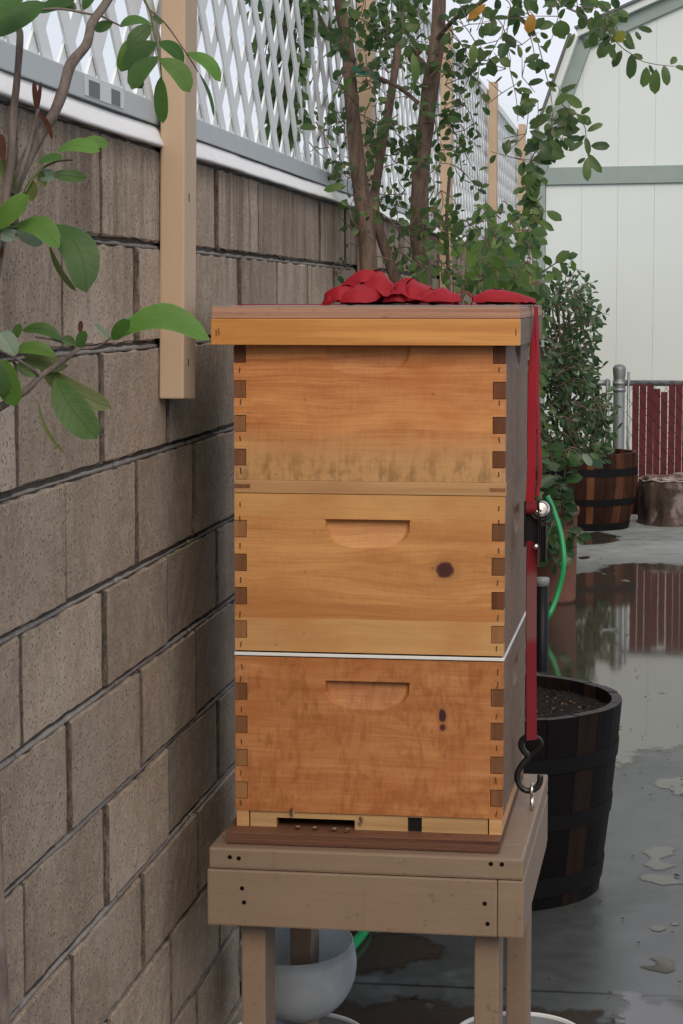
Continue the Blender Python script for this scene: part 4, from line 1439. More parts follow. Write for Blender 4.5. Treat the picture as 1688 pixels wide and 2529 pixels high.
def fold(front, ridge, back_y, name='webbing_loop'):
    """one crumpled fold of webbing: facets (photo pixel, depth) from the lid up to a ridge and down behind"""
    F_ = smooth_path([at(x, y, Y) for (x, y, Y) in front], 4)
    Rg = smooth_path([at(x, y, Y) for (x, y, Y) in ridge], 4)
    base = [p.copy() for p in Rg]
    for p in base: p.y += back_y; p.z = LZ + 0.002
    m = MB()
    t = 0.0007

    def strip(A, B):
        n = max(len(A), len(B))
        def rs(P):
            out = []
            for k in range(n):
                u = k / (n - 1) * (len(P) - 1); a = min(int(u), len(P) - 2)
                out.append(P[a].lerp(P[a + 1], u - a))
            return out
        A, B = rs(A), rs(B)
        rows = []
        for q in range(7):
            u = q / 6
            rows.append([a.lerp(b, u) + Vector((0, -0.0060 * math.sin(math.pi * u), 0.0045 * math.sin(math.pi * u))) + rvec2(a, u) for a, b in zip(A, B)])
        w = len(A)
        vs_ = [p for r in rows for p in r]
        fs_ = [(i2 * w + k, i2 * w + k + 1, (i2 + 1) * w + k + 1, (i2 + 1) * w + k) for i2 in range(6) for k in range(w - 1)]
        o = len(vs_)
        vs_ += [p + Vector((0, 0.0012, -0.0004)) for p in vs_]
        fs_ += [tuple(o + q2 for q2 in f[::-1]) for f in fs_]
        m.add(vs_, fs_)

    def rvec2(a, u):
        return Vector((mnoise.noise(a * 60 + Vector((u, 0, 0))), 0, mnoise.noise(a * 55 + Vector((0, u, 9))))) * 0.0030
    strip(F_, Rg)
    strip(Rg, base)
    return m.build(name, RW, strap, rel=O, smooth=True)


loop([(-0.505, 3.50, 0.004), (-0.492, 3.49, 0.018), (-0.470, 3.485, 0.026), (-0.448, 3.49, 0.016), (-0.452, 3.495, 0.005)], (0.15, 1, 0.05), (0.1, 1, -0.1), 0.034, 8)
loop([(-0.402, 3.50, 0.020), (-0.385, 3.495, 0.034), (-0.365, 3.495, 0.033), (-0.345, 3.50, 0.020), (-0.338, 3.505, 0.006)], (0.1, 1, 0.12), (0.1, 1, -0.1), 0.034, 8)
loop([(-0.350, 3.48, 0.018), (-0.330, 3.475, 0.025), (-0.308, 3.475, 0.019), (-0.300, 3.48, 0.006)], (0.1, 1, 0.05), (0.1, 1, -0.1), 0.034, 8)
fold([(808, 744, 3.435), (850, 745, 3.43), (880, 744, 3.44)], [(828, 716, 3.46), (852, 704, 3.455), (880, 712, 3.46)], 0.06)
fold([(838, 746, 3.425), (880, 747, 3.415), (928, 744, 3.425), (946, 728, 3.44)], [(858, 718, 3.45), (885, 702, 3.445), (930, 706, 3.45), (948, 716, 3.455)], 0.06)
fold([(886, 712, 3.455), (925, 714, 3.45), (962, 722, 3.455), (985, 738, 3.47)], [(898, 692, 3.48), (928, 668, 3.475), (948, 676, 3.48), (984, 706, 3.49)], 0.07)
fold([(945, 744, 3.44), (985, 745, 3.435), (1010, 742, 3.44)], [(958, 724, 3.46), (985, 706, 3.46), (1004, 722, 3.465)], 0.05)
fold([(990, 728, 3.445), (1010, 742, 3.43), (1038, 744, 3.435)], [(996, 712, 3.46), (1016, 690, 3.455), (1030, 700, 3.46)], 0.06)
fold([(1022, 716, 3.45), (1042, 742, 3.44), (1060, 730, 3.46)], [(1018, 692, 3.475), (1045, 700, 3.48), (1068, 708, 3.49)], 0.06)
fold([(1040, 742, 3.43), (1080, 744, 3.425), (1140, 745, 3.43)], [(1056, 724, 3.45), (1090, 712, 3.445), (1130, 728, 3.45)], 0.05)
fold([(1168, 746, 3.47), (1220, 746, 3.465), (1290, 747, 3.475), (1326, 748, 3.52)], [(1172, 732, 3.49), (1215, 714, 3.485), (1262, 722, 3.49), (1320, 744, 3.53)], 0.05)


def weave(pts, wd, width):
    P = smooth_path([Vector(p) + Vector((0, 0, LZ)) for p in pts], 6)
    W = smooth_path([Vector(q) for q in wd], 6)
    return MB().ribbon(P, W, width, 0.0013).build('webbing_loop', RW, strap, rel=O, smooth=False)


weave([(-0.504, 3.452, 0.003), (-0.493, 3.440, 0.011), (-0.474, 3.432, 0.019), (-0.452, 3.436, 0.012), (-0.436, 3.442, 0.026), (-0.414, 3.440, 0.034), (-0.396, 3.438, 0.018), (-0.378, 3.438, 0.026), (-0.356, 3.438, 0.014), (-0.330, 3.436, 0.015), (-0.300, 3.446, 0.006)],
      [(-0.2, 1, 0.3), (-0.5, 0.7, 0.8), (0.1, 0.5, 1.0), (0.6, 0.6, 0.7), (-0.6, 0.8, 0.5), (0.2, 0.6, 0.9), (0.7, 0.8, 0.2), (-0.4, 0.7, 0.8), (0.5, 0.9, 0.3), (-0.1, 0.7, 0.8), (0.3, 1, 0.2)], 0.024)
weave([(-0.478, 3.47, 0.022), (-0.458, 3.462, 0.036), (-0.440, 3.458, 0.046), (-0.418, 3.462, 0.040), (-0.398, 3.466, 0.028), (-0.372, 3.466, 0.034), (-0.344, 3.466, 0.024), (-0.316, 3.470, 0.016)],
      [(-0.4, 0.9, 0.4), (-0.5, 0.8, 0.6), (0.1, 0.7, 0.8), (0.6, 0.7, 0.5), (-0.2, 1.0, 0.3), (0.3, 0.7, 0.7), (-0.2, 0.9, 0.4), (0.2, 1, 0.2)], 0.026)
loop([(-0.306, 3.48, 0.010), (-0.292, 3.48, 0.020), (-0.278, 3.48, 0.021), (-0.270, 3.48, 0.012), (-0.271, 3.485, 0.003)], (0.1, 1, 0.1), (0.0, 1, 0.0), 0.012)
# drop at the right of the hive: flat on the lid edge, then turned to face forward
P = smooth_path([(-0.1795, 3.57, LZ + 0.0012), (-0.1768, 3.569, LZ - 0.004), (-0.1762, 3.568, 1.372), (-0.1775, 3.566, 1.33), (-0.1790, 3.562, 1.27), (-0.1795, 3.560, 1.20), (-0.1785, 3.560, 1.15), (-0.1795, 3.560, 1.105), (-0.1815, 3.560, 1.075)], 5)
ws = []
for i in range(len(P)):
    t = min(1, max(0, (1.385 - P[i].z) / 0.10))
    a = R(90 - 62 * t)
    ws.append(Vector((math.cos(a), math.sin(a), 0)))
MB().ribbon(P, ws, [0.0100 + 0.0050 * min(1, i / 24) for i in range(len(P))], 0.0014).build('webbing', RW, strap, rel=O)
P = smooth_path([(-0.1745, 3.575, 1.39), (-0.1715, 3.575, 1.32), (-0.1712, 3.573, 1.25), (-0.1680, 3.570, 1.18), (-0.1650, 3.568, 1.13), (-0.1690, 3.566, 1.085)], 5)
MB().ribbon(P, [Vector((0.36, 0.93, 0))] * len(P), 0.012, 0.0014).build('webbing', RW, strap, rel=O)
P = smooth_path([(-0.1775, 3.562, 1.012), (-0.1775, 3.562, 0.93), (-0.1768, 3.562, 0.80), (-0.1752, 3.562, 0.685)], 6)
MB().ribbon(P, Vector((0.86, 0.5, 0)), 0.0185, 0.0022).build('lower_webbing', M['red_webbing_dirty'], strap, rel=Vector((0, 0, 0)) + Vector((O.x, O.y, O.z)))
for o in strap.children:
    if o.name.startswith('lower_webbing'):
        # keep the wear pattern at its true height
        me = o.data
        for v in me.vertices: v.co.z += O.z
        o.location.z = -O.z
# ratchet body
rt_ = Vector((-0.176, 3.556, 1.05))
rq = MB()
rq.box(-0.0135, -0.0105, -0.014, 0.014, -0.046, 0.028, 0.001); rq.box(0.0085, 0.0115, -0.014, 0.014, -0.046, 0.030, 0.001)
rq.box(-0.0104, 0.0084, 0.006, 0.012, -0.040, 0.022)
rqo = rq.build('ratchet_frame', M['black_paint'], strap, rt_ - O)
MB().lathe([(0.0, -0.012), (0.011, -0.012), (0.011, 0.012), (0.0, 0.012)], 16, M=Matrix.Rotation(R(90), 4, 'Y')).build('spool', M['red_webbing_dirty'], strap, rt_ - O + Vector((-0.001, 0, 0.016)))
wh = Matrix.Rotation(R(62), 4, 'X')
ro = MB().lathe([(0.0, 0.004), (0.003, 0.004), (0.004, 0.0025), (0.009, 0.0028), (0.0105, 0.0042), (0.0118, 0.003), (0.0138, 0.001), (0.0138, -0.004), (0.0, -0.004)], 28, M=wh).build('ratchet_wheel', M['steel'], rqo, Vector((0.0140, -0.006, 0.0155)), smooth=False)
MB().lathe([(0.0120, -0.004), (0.0185, -0.004), (0.0185, -0.0085), (0.0120, -0.0085)], 18, M=wh).build('ratchet_gear', M['black_paint'], rqo, Vector((0.0140, -0.006, 0.0155)))
hn = MB()
hn.box(0.012, 0.0145, -0.012, 0.010, -0.075, 0.014, 0.001); hn.box(0.020, 0.0225, -0.012, 0.010, -0.070, 0.012, 0.001); hn.box(0.0146, 0.0199, 0.001, 0.006, -0.072, -0.012)
hn.build('ratchet_handle', M['black_paint'], strap, rt_ - O)
MB().lathe([(0.0, 0.003), (0.003, 0.0022), (0.0046, 0.0)], 14, M=Matrix.Rotation(R(90), 4, 'X')).build('bolt_head', M['steel'], rqo, Vector((0.006, -0.0145, -0.0445)))
# vinyl coated hook
cy = 3.586
hk = [(-0.1715, cy - 0.010, 0.689), (-0.1880, cy - 0.008, 0.6845), (-0.1935, cy - 0.006, 0.673), (-0.1890, cy - 0.003, 0.662), (-0.1815, cy, 0.652), (-0.1905, cy, 0.640), (-0.1985, cy, 0.624), (-0.1965, cy, 0.606), (-0.1845, cy, 0.5955), (-0.1700, cy, 0.5985), (-0.1625, cy, 0.610), (-0.1615, cy, 0.622)]
hw2 = MB().tube(smooth_path(hk, 6), 0.0052, 10)
hw2.tube(smooth_path([(-0.1715, cy - 0.010, 0.689), (-0.1620, cy - 0.008, 0.683), (-0.1605, cy - 0.006, 0.672), (-0.1720, cy - 0.002, 0.659), (-0.1815, cy, 0.651)], 6), 0.0034, 10)
hw2.build('hook', M['black_vinyl'], strap, rel=O, smooth=True)

# ------------------------------------------------------------------ under the stand: moat bowl and buckets
bw = tag(empty('plastic_bowl', (-0.5985, 3.800, 0.126)), 'milky translucent plastic bowl fitted round the left rear leg', 'bowl')
pr = []
for i in range(13):
    t = i / 12 * R(112)
    pr.append((0.106 * math.sin(t) ** 0.9 if i else 0.030, 0.104 * (1 - math.cos(t))))
pr2 = pr + [(0.1005, 0.1440), (0.0985, 0.1455), (0.0965, 0.1425)] + [(r - 0.003, z + 0.003) for r, z in pr[::-1][1:]]
MB().lathe(pr2, 48).build('body', M['milky_plastic'], bw, smooth=True)
bw.rotation_euler = (R(9), 0, 0)


def bucket(loc, r, h, label):
    root = tag(empty('bucket', loc), label, 'bucket', 'white buckets round the rear legs')
    MB().lathe([(r - 0.001, h - 0.014), (r + 0.005, h - 0.012), (r + 0.006, h - 0.002), (r + 0.003, h), (r - 0.001, h - 0.002), (r - 0.001, h - 0.014)], 48).build('rim', M['bucket_white'], root, smooth=True)
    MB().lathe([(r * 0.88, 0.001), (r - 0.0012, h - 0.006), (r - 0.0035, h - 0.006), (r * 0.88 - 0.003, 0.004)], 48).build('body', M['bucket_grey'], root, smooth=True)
    MB().lathe([(0.0, h * 0.62), (r * 0.94, h * 0.62)], 40).build('water', M['black_pipe'], root)
    hb = [(math.cos(t) * (r + 0.008), math.sin(t) * (r + 0.008), h - 0.03 - 0.05 * math.sin(t)) for t in [i * math.pi / 16 for i in range(17)]]
    MB().tube(hb, 0.002, 6).build('handle', M['wire_metal'], root, smooth=True)


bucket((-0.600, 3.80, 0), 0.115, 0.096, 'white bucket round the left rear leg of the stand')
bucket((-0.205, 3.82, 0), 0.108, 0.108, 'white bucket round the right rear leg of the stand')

# ------------------------------------------------------------------ leaves
def leaf_geom(b, t, w, nrm=None, arch=0.0, side=None, ns=6, fold=0.18, shape=1.0):
    """leaf from base b to tip t, width w; arch bows it along its normal, fold lifts the halves"""
    b, t = Vector(b), Vector(t)
    d = t - b; L = d.length; d.normalize()
    nrm = Vector(nrm) if nrm is not None else Vector((0, -1, 0.3))
    nrm = nrm - d * nrm.dot(d)
    if nrm.length < 1e-4: nrm = d.cross(Vector((1, 0.2, 0.1)))
    nrm.normalize()
    s = d.cross(nrm).normalized()
    vs_, uv, fs_ = [], [], []
    for i in range(ns + 1):
        u = i / ns
        ww = w * 0.5 * (1 - abs(2 * u - 1.04) ** 2.3) ** 0.62 * (1.0 + shape * 0.12 * (u - 0.5)) if 0 < i < ns else w * 0.02
        c = b + d * (L * u) + nrm * (arch * L * math.sin(math.pi * u))
        if side: c -= s * (side * L * math.sin(math.pi * u))
        for k in (-1, -0.5, 0, 0.5, 1):
            vs_.append(c + s * (ww * k) + nrm * (abs(k) * ww * fold * (1.0 if abs(k) < 1 else 0.72)))
            uv.append((0.5 + k * 0.5, u))
    for i in range(ns):
        for k in range(4):
            a = i * 5 + k
            fs_.append((a, a + 1, a + 6, a + 5))
    return vs_, fs_, uv


def leaf_obj(root, O, geom, mat, name='leaf'):
    vs_, fs_, uv = geom
    me = bpy.data.meshes.new(name)
    me.from_pydata([tuple(v - O) for v in vs_], [], fs_)
    ul = me.uv_layers.new(name='UVMap')
    flat = []
    for f in fs_:
        for i in f: flat += list(uv[i])
    ul.data.foreach_set('uv', flat)
    me.polygons.foreach_set('use_smooth', [True] * len(fs_))
    me.materials.append(M[mat])
    o = bpy.data.objects.new(name, me); COL.objects.link(o); o.parent = root
    return o


# ---- foreground shrub at the left
Y0 = 2.30
FO = Vector((-0.655, 2.2, 0.0))
fs = tag(empty('leafy_shrub', FO), 'broad leaved shrub with grey twigs in the left foreground against the wall', 'shrub')


def px_path(pts, n=6): return smooth_path([at(x, y, Y) for (x, y, Y) in pts], n)


def px_tube(pts, r0, r1, mat, root, O, name='branch', n=8):
    P = px_path(pts)
    rad = [r0 + (r1 - r0) * i / (len(P) - 1) for i in range(len(P))]
    rad = [r * (1 + 0.10 * mnoise.noise(p * 40)) for r, p in zip(rad, P)]
    return MB().tube(P, rad, n).build(name, M[mat], root, rel=O, smooth=True)


px_tube([(-30, 900, 2.22), (-25, 760, 2.22), (5, 560, 2.24), (50, 430, 2.27), (98, 335, 2.30), (132, 283, 2.31), (157, 221, 2.33), (175, 160, 2.34), (214, 110, 2.36), (228, 57, 2.38), (262, 8, 2.40), (300, -60, 2.43)], 0.0075, 0.0045, 'bark_grey', fs, FO)
px_tube([(-40, 1500, 2.22), (-38, 1150, 2.22), (-30, 880, 2.22)], 0.010, 0.0075, 'bark_grey', fs, FO)
MB().tube([(-0.66, 2.2, 0.0), (-0.665, 2.2, 0.5), at(-40, 1480, 2.22)], [0.016, 0.013, 0.010], 10).build('trunk', M['bark_grey'], fs, rel=FO, smooth=True)
px_tube([(-10, 620, 2.20), (12, 500, 2.21), (25, 420, 2.22), (30, 357, 2.22), (34, 271, 2.23), (41, 214, 2.23), (50, 96, 2.24), (45, 64, 2.24), (36, 0, 2.25), (26, -60, 2.25)], 0.0052, 0.0030, 'bark_grey', fs, FO)
px_tube([(30, 480, 2.24), (60, 400, 2.26), (80, 330, 2.28), (95, 270, 2.29)], 0.0032, 0.0018, 'bark_grey', fs, FO)
px_tube([(-20, 1016, 2.20), (0, 1006, 2.20), (69, 961, 2.22), (100, 930, 2.23), (165, 885, 2.24), (193, 861, 2.25)], 0.0046, 0.0026, 'bark_grey', fs, FO)
px_tube([(193, 861, 2.25), (241, 856, 2.26), (276, 834, 2.26)], 0.0020, 0.0012, 'bark_grey', fs, FO)
px_tube([(193, 861, 2.25), (170, 850, 2.25), (130, 838, 2.24), (90, 832, 2.23)], 0.0018, 0.0010, 'bark_grey', fs, FO)
px_tube([(100, 930, 2.23), (70, 905, 2.21), (30, 880, 2.2), (-5, 865, 2.18)], 0.0018, 0.0012, 'bark_grey', fs, FO)
px_tube([(345, -40, 2.44), (357, 0, 2.44), (371, 29, 2.44), (380, 79, 2.44), (389, 114, 2.43), (396, 154, 2.42), (400, 195, 2.42)], 0.0016, 0.0008, 'leaf_olive', fs, FO)
px_tube([(371, 25, 2.44), (411, 61, 2.46), (461, 132, 2.48), (490, 178, 2.5)], 0.0010, 0.0006, 'bark_grey', fs, FO)
px_tube([(80, 25, 2.36), (150, 22, 2.37), (218, 34, 2.38), (250, 40, 2.4), (278, 54, 2.41), (303, 66, 2.42)], 0.0016, 0.0009, 'bark_grey', fs, FO)
px_tube([(0, 555, 2.2), (31, 562, 2.21), (75, 556, 2.22), (130, 556, 2.23)], 0.0018, 0.0010, 'leaf_olive', fs, FO)
px_tube([(60, 480, 2.25), (90, 430, 2.26), (135, 400, 2.27), (180, 395, 2.28)], 0.0018, 0.0010, 'leaf_olive', fs, FO)
LV = [  # base, tip, width (photo pixels), depth, tip depth offset, arch, sideways bow, normal, material
    ((321, 96), (300, 177), 44, 2.43, 0.00, 0.05, 0.05, (0.2, -1, 0.2), 'leaf_fore'),
    ((296, 66), (374, 58), 42, 2.46, 0.02, 0.10, 0.10, (0, -0.7, 0.7), 'leaf_fore'),
    ((387, 104), (308, 172), 62, 2.42, -0.01, 0.06, -0.05, (-0.2, -1, 0.4), 'leaf_fore_dark'),
    ((391, 139), (326, 221), 58, 2.41, -0.02, 0.08, -0.06, (-0.3, -1, 0.3), 'leaf_fore_dark'),
    ((374, 62), (318, 114), 44, 2.43, -0.01, 0.06, 0.0, (0.1, -1, 0.2), 'leaf_fore_dark'),
    ((318, 170), (352, 218), 30, 2.45, 0.01, 0.0, 0.0, (0, -1, 0.2), 'leaf_fore_dark'),
    ((391, 104), (455, 155), 40, 2.43, 0.02, 0.08, 0.08, (0.3, -1, 0.5), 'leaf_fore'),
    ((396, 144), (469, 228), 52, 2.42, 0.0, 0.08, 0.10, (0.3, -1, 0.5), 'leaf_fore'),
    ((397, 190), (403, 304), 38, 2.42, 0.0, 0.03, 0.0, (-0.2, -1, 0.2), 'leaf_fore_dark'),
    ((462, 130), (545, 202), 38, 2.48, 0.0, 0.10, 0.10, (0.3, -1, 0.6), 'leaf_fore_bright'),
    ((492, 180), (529, 290), 17, 2.50, 0.0, 0.02, 0.08, (0.9, -0.4, 0.2), 'leaf_fore_dark'),
    ((377, 39), (401, 59), 15, 2.44, 0.0, 0.0, 0.0, (0, -1, 0.3), 'leaf_fore_dark'),
    ((279, 58), (231, 70), 34, 2.41, 0.0, 0.0, 0.05, (0, -1, 0.5), 'leaf_fore_dark'),
    ((112, 6), (-40, 86), 74, 2.20, -0.02, 0.05, 0.05, (0, -1, 0.5), 'leaf_fore_dark'),
    ((60, -20), (-20, 45), 60, 2.16, -0.02, 0.05, 0.0, (0, -1, 0.5), 'leaf_fore_dark'),
    ((90, 30), (185, 0), 42, 2.38, 0.0, 0.05, 0.0, (0, -1, 0.6), 'leaf_fore_dark'),
    ((190, 22), (120, -10), 40, 2.39, 0.0, 0.05, 0.0, (0, -1, 0.4), 'leaf_fore_dark'),
    ((205, 25), (240, -30), 30, 2.39, 0.0, 0.05, 0.0, (0, -1, 0.4), 'leaf_fore_dark'),
    ((140, 372), (247, 374), 54, 2.27, -0.01, 0.10, 0.06, (0, -0.8, 0.9), 'leaf_fore_bright'),
    ((205, 350), (269, 355), 36, 2.30, 0.02, 0.05, 0.0, (0.1, -1, 0.5), 'leaf_fore'),
    ((94, 402), (156, 388), 32, 2.26, 0.0, 0.05, 0.05, (0, -0.8, 0.8), 'leaf_fore'),
    ((96, 437), (137, 430), 32, 2.27, 0.0, 0.0, 0.0, (0, -1, 0.1), 'leaf_pale'),
    ((126, 432), (216, 440), 34, 2.27, 0.01, 0.04, 0.0, (0, -1, 0.4), 'leaf_fore_dark'),
    ((78, 446), (80, 497), 38, 2.26, -0.01, 0.05, 0.0, (-0.2, -1, 0.2), 'leaf_olive'),
    ((96, 420), (112, 462), 22, 2.27, 0.0, 0.0, 0.0, (0, -1, 0.2), 'leaf_olive'),
    ((-20, 566), (71, 482), 64, 2.20, 0.0, 0.06, -0.05, (-0.1, -1, 0.5), 'leaf_fore'),
    ((-30, 560), (40, 590), 36, 2.20, 0.0, 0.0, 0.0, (0.2, -1, 0.0), 'leaf_pale'),
    ((28, 562), (147, 612), 66, 2.22, -0.02, 0.14, 0.14, (0.1, -0.9, 0.8), 'leaf_fore'),
    ((40, 572), (106, 602), 34, 2.24, 0.0, 0.0, 0.0, (0.2, -1, -0.2), 'leaf_pale'),
    ((126, 554), (214, 722), 92, 2.24, -0.02, 0.10, 0.14, (0.3, -1, 0.35), 'leaf_fore_dark'),
    ((122, 604), (190, 720), 26, 2.26, 0.0, 0.05, -0.04, (-0.7, -0.8, -0.2), 'leaf_olive'),
    ((276, 836), (518, 838), 78, 2.26, 0.0, 0.10, 0.20, (0.05, -0.9, 0.6), 'leaf_fore_bright'),
    ((276, 838), (322, 792), 40, 2.25, -0.01, 0.05, 0.0, (0, -1, 0.3), 'leaf_fore'),
    ((274, 838), (235, 798), 13, 2.26, 0.0, 0.0, 0.0, (0.2, -1, 0.2), 'leaf_pale'),
    ((300, 800), (330, 780), 13, 2.27, 0.0, 0.0, 0.0, (0.2, -1, 0.2), 'leaf_pale'),
    ((155, 840), (55, 815), 36, 2.24, 0.0, 0.08, -0.12, (0, -0.9, 0.7), 'leaf_fore_dark'),
    ((40, 878), (5, 818), 48, 2.20, 0.0, 0.0, 0.0, (0.1, -1, 0.2), 'leaf_pale'),
    ((30, 840), (52, 800), 24, 2.22, 0.0, 0.0, 0.0, (0.1, -1, 0.2), 'leaf_fore_dark'),
    ((140, 880), (36, 866), 40, 2.23, 0.0, 0.08, -0.10, (0, -0.9, 0.7), 'leaf_fore'),
    ((60, 880), (168, 905), 44, 2.25, 0.01, 0.06, -0.06, (0, -1, 0.4), 'leaf_olive'),
    ((100, 912), (276, 1008), 54, 2.26, 0.0, 0.05, -0.05, (0.1, -1, 0.3), 'leaf_olive'),
    ((136, 936), (240, 1084), 84, 2.23, -0.01, 0.07, -0.05, (0.15, -1, 0.25), 'leaf_fore_dark'),
    ((8, 886), (38, 1004), 62, 2.18, 0.0, 0.05, 0.0, (-0.1, -1, 0.3), 'leaf_fore'),
    ((-20, 880), (10, 975), 52, 2.17, 0.0, 0.05, 0.0, (0.2, -1, 0.3), 'leaf_fore_dark'),
    ((92, 928), (44, 898), 36, 2.24, 0.0, 0.0, 0.0, (0, -1, 0.4), 'leaf_fore_dark'),
    ((186, 850), (156, 834), 26, 2.24, 0.0, 0.0, 0.0, (0.1, -1, 0.2), 'leaf_fore_dark'),
    ((192, 860), (211, 817), 30, 2.25, 0.0, 0.0, 0.0, (-0.1, -1, 0.2), 'leaf_fore_dark'),
    ((94, 988), (162, 1122), 11, 2.22, 0.0, 0.05, -0.10, (0.3, -1, 0.2), 'leaf_olive'),
    ((198, 822), (201, 792), 13, 2.25, 0.0, 0.0, 0.0, (0, -1, 0.2), 'bud_brown'),
    ((92, 278), (84, 200), 14, 2.29, 0.0, 0.0, 0.0, (0.2, -1, 0.2), 'bud_brown'),
    ((92, 280), (102, 202), 12, 2.29, 0.0, 0.0, 0.0, (-0.2, -1, 0.2), 'bud_brown'),
    ((88, 270), (130, 345), 14, 2.29, 0.0, 0.0, 0.1, (-0.2, -1, 0.2), 'bud_brown'),
    ((8, 400), (4, 330), 20, 2.22, 0.0, 0.0, 0.0, (0.2, -1, 0.2), 'bud_brown'),
    ((5, 640), (-5, 590), 18, 2.21, 0.0, 0.0, 0.0, (0.2, -1, 0.2), 'bud_brown'),
    ((40, 480), (2, 390), 34, 2.24, 0.0, 0.0, 0.0, (0.2, -1, 0.2), 'leaf_olive'),
]
for (b, t, w, Y, dY, ar, sd, nr, mt) in LV:
    pb, pt = at(b[0], b[1], Y), at(t[0], t[1], Y + dY)
    leaf_obj(fs, FO, leaf_geom(pb, pt, w * Y / F, nr, ar, sd, 10, 0.16), mt, 'bud' if mt == 'bud_brown' else 'leaf')

# ---- the tree behind the hive
TO = Vector((-0.575, 5.28, 0.43))
tree = tag(empty('potted_tree', TO), 'small leaved tree with two brown stems rising behind the hive lid', 'tree')
tr = random.Random(11)


def stem(pts, r0, r1, name='trunk', mat='bark_brown', root=tree, O=TO, n=12, wob=0.002):
    P = px_path(pts, 8)
    P = [p + Vector((mnoise.noise(p * 9) * wob, 0, 0)) for p in P]
    rad = [(r0 + (r1 - r0) * i / (len(P) - 1)) * (1 + 0.12 * mnoise.noise(p * 16)) for i, p in enumerate(P)]
    return MB().tube(P, rad, n).build(name, M[mat], root, rel=O, smooth=True)


stem([(975, 1700, 5.30), (955, 1400, 5.27), (930, 1000, 5.22), (912, 690, 5.18), (903, 540, 5.18), (880, 380, 5.17), (868, 240, 5.16), (860, 130, 5.16), (845, 40, 5.14), (830, -80, 5.12)], 0.026, 0.0125)
stem([(985, 1700, 5.30), (1005, 1300, 5.28), (1030, 900, 5.24), (1042, 690, 5.22), (1036, 560, 5.22), (1042, 400, 5.22), (1062, 240, 5.20), (1078, 120, 5.19), (1084, 30, 5.18), (1090, -90, 5.16)], 0.028, 0.0150)
stem([(985, 720, 5.23), (960, 640, 5.22), (925, 520, 5.22), (935, 420, 5.24), (955, 300, 5.26), (975, 180, 5.28), (990, 60, 5.30), (1000, -60, 5.30)], 0.013, 0.008, 'branch')
stem([(868, 150, 5.16), (840, 105, 5.12), (810, 85, 5.08), (780, 30, 5.02), (750, -50, 4.98)], 0.013, 0.007, 'branch')
stem([(1040, 160, 5.20), (1020, 140, 5.19), (1033, 118, 5.19)], 0.014, 0.013, 'branch')
stem([(885, 160, 5.14), (930, 190, 5.15), (985, 215, 5.16), (1035, 255, 5.19)], 0.006, 0.005, 'branch', 'bark_brown')
stem([(1075, 100, 5.19), (1130, 40, 5.05), (1190, 5, 4.95), (1250, -40, 4.9)], 0.006, 0.004, 'branch')
stem([(1110, 440, 5.3), (1105, 540, 5.3), (1106, 640, 5.3), (1110, 740, 5.3)], 0.0040, 0.0045, 'branch', 'bark_brown')
# green tie tape between the stems
MB().ribbon(px_path([(872, 166, 5.13), (890, 178, 5.12), (915, 184, 5.12), (932, 194, 5.13)], 5), Vector((0.1, 0.6, 1)), 0.014, 0.001).build('tie_tape', M['tie_green'], tree, rel=TO)

LEAFS = []     # (size px, geom, material)


def add_leaf(p, d, L, w, nr, mat, arch=0.05):
    LEAFS.append((L / p.y, leaf_geom(p, p + d.normalized() * L, w, nr, arch, None, 4, 0.22), mat))


def rvec(r): return Vector((r.uniform(-1, 1), r.uniform(-1, 1), r.uniform(-1, 1)))


def twig(pts, ds, L0, L1, mat='leaf_tree', r=0.0014, droop=0.5, rnd=tr, root=None, O=None, spread=1.0, rtip=0.0007, bark='bark_brown', coll=None, w0=0.45, w1=0.70):
    """thin twig through pixel points, leaves on alternate sides"""
    P = px_path(pts, 6)
    coll.tube(P, [r + (rtip - r) * i / (len(P) - 1) for i in range(len(P))], 5)
    acc, k = 0.0, 0
    for a, b in zip(P[:-1], P[1:]):
        seg = (b - a).length; d = (b - a).normalized()
        acc += seg
        while acc > ds:
            acc -= ds; k += 1
            p = a.lerp(b, rnd.random())
            sd = d.cross(Vector((0, -1, 0))).normalized() * (1 if k % 2 else -1)
            dd = sd * spread + d * 0.6 + rvec(rnd) * 0.6 + Vector((0, 0, -droop))
            L = rnd.uniform(L0, L1)
            add_leaf(p + dd.normalized() * 0.004, dd, L, L * rnd.uniform(w0, w1), Vector((rnd.uniform(-.7, .7), -0.8, rnd.uniform(0, 1.2))), mat, rnd.uniform(-.05, .12))


tw = MB()
T = lambda pts, ds, L0=0.022, L1=0.042, **k: twig(pts, ds, L0, L1, coll=tw, **k)
# hanging strands left of the left stem
T([(760, -40, 4.9), (715, 20, 4.8), (700, 120, 4.75), (705, 230, 4.72), (697, 330, 4.70), (675, 410, 4.70), (655, 445, 4.70)], 0.0036, 0.024, 0.046)
T([(740, -40, 4.9), (690, 10, 4.8), (665, 90, 4.78), (652, 170, 4.76), (668, 260, 4.75), (690, 300, 4.75)], 0.0040, 0.024, 0.046)
T([(760, -30, 4.9), (740, 40, 4.85), (728, 130, 4.82), (722, 220, 4.80), (735, 300, 4.80)], 0.0042, 0.024, 0.046)
T([(690, 300, 4.75), (672, 350, 4.74), (660, 400, 4.72), (652, 425, 4.7)], 0.008, 0.020, 0.034)
T([(705, 290, 4.73), (728, 310, 4.74), (745, 325, 4.75)], 0.009)
T([(655, 440, 4.70), (645, 430, 4.70), (635, 440, 4.70)], 0.006, 0.02, 0.03)
